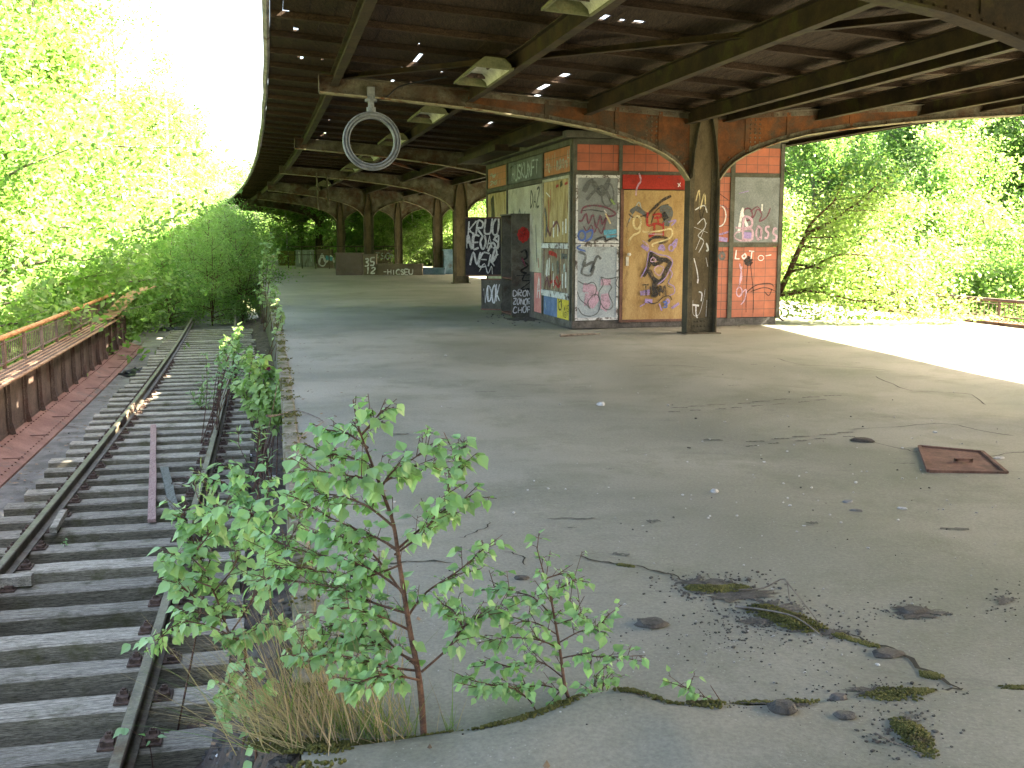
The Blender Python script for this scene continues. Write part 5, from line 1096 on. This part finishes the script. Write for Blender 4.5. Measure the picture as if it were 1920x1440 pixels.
for (t, o, key, s) in ((15.5, -5.9, "bush", .62), (17.5, -6.2, "bush", .75), (19.5, -5.7, "bush", .7), (22, -6.5, "bush", .85), (25, -6.9, "bush", .85), (28, -7.1, "bush", .95), (31, -7.2, "bush", .9), (34, -6.9, "bush", .95), (38, -7, "bush", 1.0),
                       (23.5, -7.2, "maple2", 1.15), (26.5, -7.4, "maple1", 1.15), (29.5, -7.9, "maple2", 1.4), (33, -7.4, "maple1", 1.25), (37.5, -7.6, "maple1", 1.2), (36, -6.6, "maple2", 1.0), (42, -7.4, "maple2", 1.15), (44, -8.2, "bush", 1.3), (47, -8.4, "maple1", 1.1), (52, -7.2, "maple2", 1.1), (56, -9, "maple1", 1.1), (60, -7, "maple2", 1.15), (66, -5.4, "maple1", 1.0), (73, -4, "maple2", 1.0), (81, -3, "maple1", .85), (89, -1.5, "maple2", .9), (63, -10, "maple1", 1.1), (71, -9, "maple2", 1.15), (80, -8, "maple1", 1.0),
                       (40, -13, "maple2", 1.4), (50, -14, "maple1", 1.25), (60, -16, "maple2", 1.35), (75, -15, "maple1", 1.2), (92, -10, "maple2", 1.1), (88, -6, "maple1", 1.0), (49, -5.6, "bush", 1.2), (55, -5.8, "bush", 1.3), (41, -5.6, "bush", 1.0), (57, -4.4, "maple1", 1.08), (64, -4.6, "maple2", 1.25), (53, -5.4, "maple2", 1.0), (69, -4.2, "maple1", 1.2), (61, -5.5, "maple1", 1.15), (76, -4.4, "maple2", 1.35)):
    p = P(t, o); plant(key, p.x, p.y, -5 if t < 33 else -3.2, s, RV.uniform(0, 6.28), "sunlit low bush behind the left bridge railing" if key == "bush" else LW, "bush" if key == "bush" else "tree", "sunlit bushes left of the track" if key == "bush" else "sunlit wood left of the track")
p = P(41, -4.9); plant("birch", p.x, p.y, -3, 1.0, 1, "tall thin white-stemmed birch rising above the left wood into the white sky", "birch tree", None)
p = P(50, -3.6); plant("birch", p.x, p.y, -2, .8, 2, "smaller pale birch behind the tall birch, near the roof edge", "birch tree", None)
for i, (t, o, key, s, z) in enumerate(((33.5, -3.2, "shrub2", .85, -1.5), (34.5, -1.8, "shrub1", .75, -1.5), (36, -.7, "shrub2", 1.0, -1.5), (37, -3.6, "shrub1", .85, -1.5), (38.5, -2.2, "shrub1", .9, -1.5), (40, -.7, "shrub1", .98, -1.5), (42, -3.8, "shrub1", 1.0, -1.5), (43, -1.8, "shrub1", 1.05, -1.5), (45, -.4, "shrub2", 1.35, -1.5), (48, -3.0, "shrub1", 1.2, -1.5), (50, -.8, "shrub1", 1.15, -1.5), (39.5, -5.5, "shrub1", 1.0, -2.0), (46, -5.4, "shrub1", 1.2, -2.0), (54, -2, "shrub1", 1.3, -1.5), (32.2, -4.6, "shrub2", .7, -1.5))):
    p = P(t + 4.0, o); plant(key, p.x, p.y, z, s, RV.uniform(0, 6.28), "green shrub of the shaded thicket that swallows the track", "shrub", "shaded thicket over the track")
for i in range(34):                            # wood behind the far end of the platform
    px = RV.uniform(455, 930); Y = RV.uniform(74, 98) if i > 12 else RV.uniform(66, 76); x = (px - 960) / F_PX * Y
    if i <= 12 and px < 640: Y = RV.uniform(86, 96); x = (px - 960) / F_PX * Y
    plant(RV.choice(("slim1", "slim2", "slim1", "slim2", "maple1")), x, Y, -1.5, RV.uniform(.75, 1.0), RV.uniform(0, 6.28), "slim tree in the green wood beyond the far end of the platform", "tree", "wood beyond the far platform end")
for i in range(16):
    px = 500 + 430 * (i + RV.random()) / 16; Y = RV.uniform(64, 72) if px > 640 else RV.uniform(84, 92); plant(RV.choice(("shrub1", "bush")), (px - 960) / F_PX * Y, Y, -1.2, RV.uniform(.8, 1.1), RV.uniform(0, 6.28), "green shrub under the trees beyond the far end of the platform", "shrub", "undergrowth beyond the far platform end")
for (x, y, key, s, z) in ((14.5, 30, "bush", 1.0, -2.5), (19, 27, "bush", 1.25, -3.5), (12.0, 34, "bush", 1.1, -2.5), (24, 32, "maple2", 1.0, -4.5), (17, 38, "maple2", .95, -4), (12, 42, "maple1", 1.0, -4), (21, 43, "maple1", 1.35, -4.5), (29, 57, "maple1", 1.55, -4.5), (24.5, 50, "maple2", 1.5, -4.5), (17, 44, "maple1", 1.15, -4.5), (34, 62, "maple2", 1.7, -4.5), (19.5, 33, "maple1", .85, -4.5), (15, 40, "maple2", 1.05, -4), (25, 45, "maple2", 1.25, -4.5), (13, 48, "maple1", 1.1, -4), (22, 56, "maple2", 1.35, -4.5), (31, 58, "maple1", 1.35, -4.5), (38, 62, "maple2", 1.5, -4.5), (24, 74, "maple2", 1.4, -4.5), (13, 68, "maple1", 1.2, -4.5), (20, 46, "maple2", 1.15, -4.5), (30, 50, "maple1", 1.15, -4.5),  (22, 42, "maple1", 1.0, -4.5), (29, 40, "maple2", 1.2, -4.5), (9, 46, "maple2", .85, -3), (15, 50, "maple2", 1.0, -3.5), (27, 52, "maple1", 1.2, -4.5), (36, 54, "maple2", 1.4, -4.5), (20, 60, "maple1", 1.1, -4.5), (9, 60, "maple1", 1.0, -4), (31, 68, "maple2", 1.4, -4.5), (42, 66, "maple1", 1.4, -4.5), (3, 62, "slim2", 1.0, -2.5), (5, 54, "bush", 1.2, -2), (22.5, 36, "bush", 1.3, -4), (16, 33.5, "bush", 1.2, -3), (27, 35, "maple2", .95, -4.5), (33, 46, "maple1", 1.1, -4.5), (8, 38, "bush", 1.0, -2)):
    plant(key, x, y, z, s, RV.uniform(0, 6.28), "bright sunlit tree in the wood right of the platform" if key != "bush" else "bright sunlit bush at the foot of the right wood", "tree" if key != "bush" else "bush", "sunlit wood right of the platform" if key != "bush" else "sunlit bushes right of the platform")

for (t, o, s) in ((29.5, 15.4, .8), (32.5, 16.4, .95), (36, 15.4, .9)):
    p = P(t, o); plant("bush", p.x, p.y, -1.5, s, RV.uniform(0, 6.28), "bright leafy bush growing right beside the sunlit platform edge", "bush", "bushes along the right platform edge")

# --- young leaning tree beside the kiosk corner
kt = root("leaning_tree", "young leaning tree with drooping sunlit leaves beside the kiosk corner", "tree", (5.55, 21.4, 0))
LY = 21.4; tb = MB(); rg = random.Random(17); rn = np.random.default_rng(17); tips = []
def seg(pts, r0, r1, dy=0.0, dense=1):
    q = smooth_path([AT(x, y, LY + dy * i / max(1, len(pts) - 1) + rg.uniform(-.08, .08)) for i, (x, y) in enumerate(pts)], 4)
    tb.tube(q, [r0 + (r1 - r0) * i / (len(q) - 1) for i in range(len(q))], 7)
    for p in q[2:]:
        for _ in range(dense):
            e = p + Vector((rg.uniform(-.2, .8), rg.uniform(-.6, .6), rg.uniform(-.45, .4))); tips.append(e); tips.append(p.lerp(e, .5))
            if rg.random() < .35: tb.tube([p, e], [r1 * .6 + .002, .002], 4)
tb.tube([AT(1432, 612, LY), AT(1436, 600, LY)], [.10, .075], 8)
seg([(1436, 600), (1455, 560), (1475, 520), (1497, 470), (1512, 440)], .07, .05, 0, 1)
seg([(1512, 440), (1535, 428), (1560, 415), (1590, 393), (1612, 378), (1650, 340)], .045, .012, .5, 3)
seg([(1508, 445), (1520, 420), (1545, 395), (1565, 375), (1580, 340)], .035, .01, -.5, 2)
seg([(1512, 445), (1560, 445), (1610, 440), (1650, 450)], .02, .006, .4, 3)
seg([(1480, 510), (1520, 500), (1560, 482), (1590, 477), (1630, 480), (1690, 490)], .03, .008, -.8, 3)
seg([(1480, 510), (1530, 500), (1600, 505), (1700, 502)], .018, .006, .8, 3)
seg([(1447, 555), (1480, 552), (1520, 546), (1560, 552), (1600, 563), (1650, 565), (1700, 590)], .035, .008, -.9, 4)
seg([(1455, 552), (1530, 540), (1600, 540), (1680, 545), (1760, 575)], .025, .006, -.2, 4)
seg([(1450, 558), (1490, 575), (1540, 590)], .012, .004, -1.1, 2)
seg([(1590, 395), (1660, 395), (1730, 405)], .015, .005, .9, 3); seg([(1690, 490), (1740, 530), (1790, 600)], .01, .004, -.5, 4); seg([(1700, 585), (1750, 605), (1780, 625)], .008, .004, -.4, 4)
tb.build("trunk", M["bark_brown"], kt, smooth=True)
tips = np.array([list(t) for t in tips]); NL = 7500; pts = tips[rn.integers(0, len(tips), NL)] + rn.normal(size=(NL, 3)) * .22
pts[:, 2] = np.maximum(pts[:, 2], .12)
leaf_cloud("foliage", pts, rn.normal(size=(NL, 3)) * .7 + np.array([0, 0, .9]), .085 * rn.uniform(.6, 1.3, NL), M["leaf_bright"], kt, rn)

# --- saplings with modelled leaves
def leaf_shape(mb, p, d, up, L, wd, m=0, narrow=False):
    """one pointed leaf blade folded along its midrib; p base, d direction, up face normal"""
    s = d.cross(up)
    if s.length < 1e-4: s = d.cross(Vector((1, 0, .3)))
    s.normalize(); up = s.cross(d).normalized()
    if narrow: prof = [(0, .06), (.25, .5), (.5, .55), (.78, .32), (1, 0)]
    else: prof = [(0, .10), (.16, .78), (.32, 1.0), (.5, .86), (.72, .42), (1, 0)]
    vs = []; fold = .18
    for i, (a, b) in enumerate(prof):
        c = p + d * a * L - up * L * .16 * a * a; h = up * wd / 2 * b * fold
        vs += [c + s * wd / 2 * b + h, c, c - s * wd / 2 * b + h]
    fs = []
    for i in range(len(prof) - 1): fs += [(3 * i, 3 * i + 1, 3 * i + 4, 3 * i + 3), (3 * i + 1, 3 * i + 2, 3 * i + 5, 3 * i + 4)]
    mb.add(vs, fs, m)
def sapling(name, label, base, stems, leafL, seed, per, leafm="leaf_birch", bark="bark_brown", narrow=False, cat="sapling", group=None, twigs=True, wide=.85, first=.18):
    """stems: lists of (points, r0, r1) in world space; leaves hang on short petioles along the thinner wood"""
    r = root(name, label, cat, tuple(base), group); rg = random.Random(seed); sb = MB(); lb = MB()
    def put(p, d0):
        d = (d0 * .55 + Vector((rg.uniform(-1, 1), rg.uniform(-1, 1), rg.uniform(-.9, .35)))).normalized(); pe = p + d * rg.uniform(.008, .022)
        sb.tube([p, pe], [.0012, .0009], 3, caps=False); dd = (d + Vector((0, 0, -.55 if not narrow else .25)) + Vector((rg.uniform(-.4, .4),) * 3)).normalized()
        up = Vector((rg.uniform(-.7, .7), rg.uniform(-.9, .4), 1)).normalized(); L = leafL * rg.uniform(.4, 1.3); leaf_shape(lb, pe, dd, up, L, L * (wide * rg.uniform(.8, 1.1) if not narrow else .32), 0, narrow)
    for pts, r0, r1, lf in stems:
        q = smooth_path(pts, 5); n = len(q); sb.tube(q, [r0 + (r1 - r0) * i / (n - 1) for i in range(n)], 6)
        if not lf: continue
        Ltot = sum((b - a).length for a, b in zip(q, q[1:])); cnt = max(2, int(Ltot * per * lf))
        for k in range(cnt):
            f = first + (1 - first) * (k + rg.random()) / cnt; i = min(n - 2, int(f * (n - 1))); p = q[i].lerp(q[i + 1], f * (n - 1) - i); d0 = (q[i + 1] - q[i]).normalized()
            if twigs and rg.random() < .45:
                dt = (d0 + Vector((rg.uniform(-1, 1), rg.uniform(-1, 1), rg.uniform(-.4, .6)))).normalized(); L = rg.uniform(.03, .11); e = p + dt * L; sb.tube([p, e], [.0016, .001], 4, caps=False)
                for j in range(rg.randint(2, 4)): put(p.lerp(e, rg.uniform(.3, 1)), dt)
            else: put(p, d0)
        put(q[-1], (q[-1] - q[-2]).normalized())
    sb.build("stem", M[bark], r, smooth=True); lb.build("foliage", M[leafm], r); return r
rs = random.Random(77)
def limb(pix, Y0, dy=None, r0=.004, r1=.0015, lf=1.0):
    dy = rs.uniform(-.28, .28) if dy is None else dy; n = len(pix) - 1
    return ([AT(x, y, Y0 + dy * i / max(1, n)) for i, (x, y) in enumerate(pix)], r0, r1, lf)
Yb = G(795, 1386).y
bs_ = [limb([(795, 1388), (790, 1310), (783, 1255), (770, 1190), (757, 1110), (748, 1050), (738, 985), (720, 930), (705, 890), (690, 850), (672, 800), (662, 750)], Yb, -.05, .0125, .002, .22)]
for pix in ([(740, 1040), (800, 990), (850, 900), (865, 840)], [(745, 1030), (790, 990), (835, 955), (880, 930)], [(712, 920), (735, 885), (775, 860), (805, 835)], [(765, 1155), (800, 1110), (860, 1070), (905, 1030)],
            [(790, 1260), (840, 1215), (870, 1175), (905, 1155), (945, 1148)], [(868, 1178), (850, 1145), (828, 1132)], [(745, 1030), (700, 1005), (650, 985), (600, 960), (560, 930)], [(757, 1110), (700, 1070), (640, 1050), (560, 1030), (510, 1012)],
            [(763, 1150), (700, 1130), (640, 1105), (560, 1090), (490, 1082)], [(765, 1180), (710, 1155), (650, 1140), (590, 1150)], [(783, 1250), (740, 1215), (700, 1175), (640, 1170), (570, 1185)], [(785, 1258), (740, 1252), (690, 1240), (640, 1230), (550, 1228)],
            [(785, 1275), (720, 1265), (660, 1285)], [(700, 880), (665, 860), (620, 850), (580, 842)], [(690, 840), (650, 812), (612, 806)], [(735, 985), (690, 950), (640, 930), (600, 925), (562, 905)], [(760, 1120), (700, 1040), (650, 1010), (590, 1000)], [(748, 1060), (690, 1080), (630, 1075), (540, 1060)], [(678, 815), (700, 790), (715, 770)], [(780, 1240), (700, 1205), (640, 1195), (600, 1210)], [(720, 930), (690, 900), (640, 890), (575, 880)], [(712, 910), (760, 880), (812, 870)]):
    bs_.append(limb(pix, Yb + rs.uniform(-.03, .03), None, .0045, .0014, 1.0))
sapling("birch_sapling", "largest birch sapling with reddish stem in the foreground crack", G(795, 1388), bs_, .043, 5, 128)
Yr = G(1075, 1336).y
bs2 = [limb([(1078, 1338), (1060, 1290), (1050, 1220), (1040, 1160), (1030, 1110), (1018, 1070), (1006, 1025)], Yr, 0, .008, .0015, .5)]
for pix in ([(1048, 1205), (1085, 1185), (1120, 1175), (1142, 1150)], [(1050, 1235), (1085, 1228), (1130, 1232), (1185, 1230)], [(1040, 1160), (1000, 1120), (960, 1110), (925, 1098)], [(1030, 1115), (1055, 1100), (1080, 1085)], [(1048, 1215), (1010, 1200), (960, 1195), (920, 1200)], [(1055, 1270), (1010, 1240), (960, 1250), (900, 1240)], [(1060, 1300), (1020, 1285), (960, 1290), (880, 1275)],
            [(1015, 1350), (990, 1310), (960, 1290), (930, 1285), (900, 1290)], [(1042, 1170), (1075, 1160), (1090, 1150)], [(1140, 1328), (1118, 1300), (1115, 1265)], [(1138, 1328), (1130, 1290), (1140, 1265)], [(1022, 1085), (1060, 1075), (1075, 1090)], [(1055, 1290), (1040, 1310), (1050, 1325)], [(1045, 1190), (1010, 1170), (980, 1165), (955, 1180)]):
    bs2.append(limb(pix, Yr + rs.uniform(-.02, .02), rs.uniform(-.16, .16), .003, .0011, .9))
sapling("birch_sapling", "smaller birch sapling right of the large one on the crack", G(1075, 1336), bs2, .040, 6, 88)
sapling("birch_sapling", "tiny sprout with one tuft of leaves right of the small sapling", G(1362, 1332), [limb([(1362, 1332), (1345, 1305), (1332, 1285)], G(1362, 1332).y, 0, .003, .001, 0), limb([(1355, 1325), (1330, 1310), (1300, 1300), (1290, 1290)], G(1362, 1332).y, -.05, .002, .001, 1.6)], .04, 8, 60)
# saplings rooted in the dirt beside the sleepers, in front of and along the platform edge
def low(px, py, z=-1.38): return G(px, py, z)
def edge_sapling(label, base_t, base_o, pix_list, seed, leafL, per, **kw):
    b = P(base_t, base_o, -1.40); st = []; Y = b.y
    first = True
    for pix in pix_list:
        q = [AT(x, y, Y + rs.uniform(-.12, .12)) for x, y in pix]
        if first: q = [b] + q; first = False
        st.append((q, .007 if len(st) == 0 else .0035, .0014, .9))
    return sapling("edge_sapling", label, b, st, leafL, seed, per, group=None, cat="sapling", **kw)
edge_sapling("leafy birch sapling growing beside the right rail in the foreground", 4.15, -.33, [[(462, 1270), (430, 1190), (405, 1120), (380, 1060), (360, 1010), (345, 960)], [(430, 1190), (380, 1170), (330, 1170), (285, 1215)], [(415, 1150), (365, 1120), (330, 1090)], [(395, 1100), (350, 1080), (315, 1050)], [(400, 1110), (440, 1060), (450, 1010), (470, 970)], [(385, 1070), (350, 1040), (330, 1050)], [(430, 1190), (470, 1130), (490, 1080), (500, 1030)], [(420, 1160), (380, 1150), (340, 1145)], [(440, 1210), (480, 1180), (530, 1170)], [(370, 1030), (400, 990), (410, 950)]], 21, .052, 62)
edge_sapling("young leafy shoots at the platform edge behind the big sapling", 5.3, -.12, [[(505, 1090), (490, 1010), (470, 960), (450, 920), (440, 880)], [(490, 1010), (520, 960), (540, 930)], [(475, 965), (420, 950), (385, 960)], [(455, 925), (410, 900), (380, 890)], [(498, 1050), (450, 1010), (420, 1000)], [(505, 1090), (540, 1020), (560, 980)], [(485, 990), (500, 940), (505, 900)]], 22, .05, 64)
edge_sapling("small sprig with a few round leaves by the last sleeper end", 3.7, -.2, [[(478, 1330), (450, 1300), (425, 1280)], [(455, 1310), (430, 1320), (420, 1340)]], 23, .05, 40)
edge_sapling("upright willow shoots at the sleeper ends by the platform edge", 8.6, -.45, [[(485, 960), (480, 890), (485, 830), (486, 800)], [(487, 940), (500, 880), (505, 850)], [(482, 900), (450, 840), (448, 810)]], 24, .075, 46, leafm="leaf_willow", narrow=True, twigs=False)
edge_sapling("willow shoots between the right rail and the grass tuft", 6.4, -.75, [[(400, 1010), (390, 940), (380, 880)], [(402, 1000), (430, 930), (440, 890)], [(398, 980), (370, 930), (365, 900)], [(400, 1000), (440, 960), (450, 930)]], 25, .075, 40, leafm="leaf_willow", narrow=True, twigs=False)
sapling("willow_sprig", "leafy willow sprig standing between the two rails", G(378, 768, -1.3), [([G(378, 768, -1.3)] + [AT(x, y, G(378, 768, -1.3).y) for x, y in p], .006, .002, 1) for p in ([(377, 745), (380, 715)], [(365, 750), (358, 735)], [(392, 752), (398, 740)], [(380, 755), (388, 725)])], .16, 26, 55, leafm="leaf_willow", narrow=True, twigs=False)
sapling("willow_sprig", "single sprout with large leaves by the right rail at the bottom", G(288, 1440, -1.35), [limb([(288, 1450), (283, 1410), (278, 1390)], G(288, 1440, -1.35).y, 0, .004, .002, 0), limb([(280, 1400), (255, 1375), (235, 1365)], G(288, 1440, -1.35).y, 0, .002, .001, .5), limb([(280, 1395), (300, 1375)], G(288, 1440, -1.35).y, 0, .002, .001, .7)], .075, 27, 30, wide=.6, twigs=False)
sapling("willow_sprig", "tiny green sprout on a sleeper beside the left rail", G(122, 1025, -1.27), [limb([(122, 1026), (120, 1012)], G(122, 1025, -1.27).y, 0, .002, .001, 2)], .03, 28, 70, twigs=False)
def bush_clump(label, t, o, pxs, seed, leafL, n, spread, leafm="leaf_birch", z=-1.4, hmax=1.2):
    b = P(t, o, z); rg = random.Random(seed); st = []
    for k in range(n):
        tip = AT(rg.gauss(pxs[0], pxs[2]), rg.gauss(pxs[1], pxs[3]), b.y + rg.uniform(-.5, .5)); mid = b.lerp(tip, .5) + Vector((rg.uniform(-.1, .1), rg.uniform(-.1, .1), .1)); st.append(([b + Vector((rg.uniform(-.15, .15), rg.uniform(-.3, .3), 0)), mid, tip], .009, .002, 1.0))
    return sapling("edge_shrub", label, b, st, leafL, seed, spread, leafm=leafm, group=None, cat="shrub", first=.58)
bush_clump("bright leafy shrub leaning over the platform edge beside the track", 13.6, -.35, (492, 682, 34, 26), 41, .10, 11, 17, "leaf_shoot")
bush_clump("dense leafy clump below the bright shrub at the platform edge", 12.6, -.25, (505, 735, 32, 18), 42, .095, 9, 17, "leaf_shoot")
bush_clump("sparse grey green shoots beside the right rail", 15.5, -1.1, (420, 660, 20, 24), 43, .07, 8, 12, "leaf_willow")
bush_clump("small shrub at the right rail farther along the track", 18.5, -1.0, (442, 628, 10, 16), 44, .10, 6, 12, "leaf_shoot")
bush_clump("thin climbing greenery on the platform edge halfway along", 19.5, -.05, (522, 590, 8, 22), 45, .085, 6, 9, "leaf_willow", -.6)
bush_clump("thin climbing greenery on the platform edge nearer the thicket", 26, -.05, (506, 545, 9, 20), 46, .10, 6, 9, "leaf_willow", -.6)
bush_clump("pale green creeper at the corner of the thicket and platform", 31, -.1, (492, 510, 14, 40), 47, .11, 9, 9, "leaf_willow", -.8)
twig("long bare stem leaning against the platform edge", [P(9.3, -.4, -1.38), AT(490, 880, 9.3), AT(505, 800, 10.0), AT(520, 720, 10.6)], .008, "bark_brown")

# --- dry grass
def grass(name, label, mats, cx, cy, sx, sy, n, L0, L1, lean, seed, ratio):
    rg = random.Random(seed); mb = MB()
    for k in range(n):
        g = G(rg.gauss(cx, sx), rg.gauss(cy, sy)); g.z = plat_z(g.x, g.y); L = rg.uniform(L0, L1); a = rg.gauss(lean, .33); b = rg.gauss(0, .3); d = Vector((math.sin(a), math.sin(b) * .7, math.cos(a))).normalized(); w = rg.uniform(.0012, .0026)
        pts = []; p = g.copy(); s = Vector((math.cos(k), math.sin(k), 0))
        for i in range(5):
            pts.append(p.copy()); d = (d + Vector((math.sin(a) * .06, 0, -.02 - .04 * rg.random()))).normalized(); p = p + d * L / 4
        vs = []
        for i, q in enumerate(pts):
            ww = w * (1 - .85 * i / 4); vs += [q + s * ww, q - s * ww]
        mb.add(vs, [(2 * i, 2 * i + 1, 2 * i + 3, 2 * i + 2) for i in range(4)], 0 if rg.random() < ratio else 1)
    return mb.build(name, mats)
gm = [M["grass_dry"], M["grass_green"]]
tag(grass("grass_tuft", "", gm, 640, 1368, 62, 18, 300, .18, .60, -.28, 1, .86), "tuft of tall dry straw coloured grass at the foot of the big sapling", "grass tuft")
tag(grass("grass_tuft", "", gm, 555, 1378, 44, 18, 210, .18, .55, -.7, 2, .93), "dry straw grass leaning over the platform edge towards the track", "grass tuft")
tag(grass("grass_tuft", "", gm, 690, 1378, 50, 8, 160, .10, .26, 0, 3, .1), "short fresh green grass inside the dry tuft", "grass tuft")
tag(grass("grass_tuft", "", gm, 842, 1375, 12, 4, 16, .08, .17, 0, 4, .1), "few thin green blades right of the big sapling stem", "grass tuft")
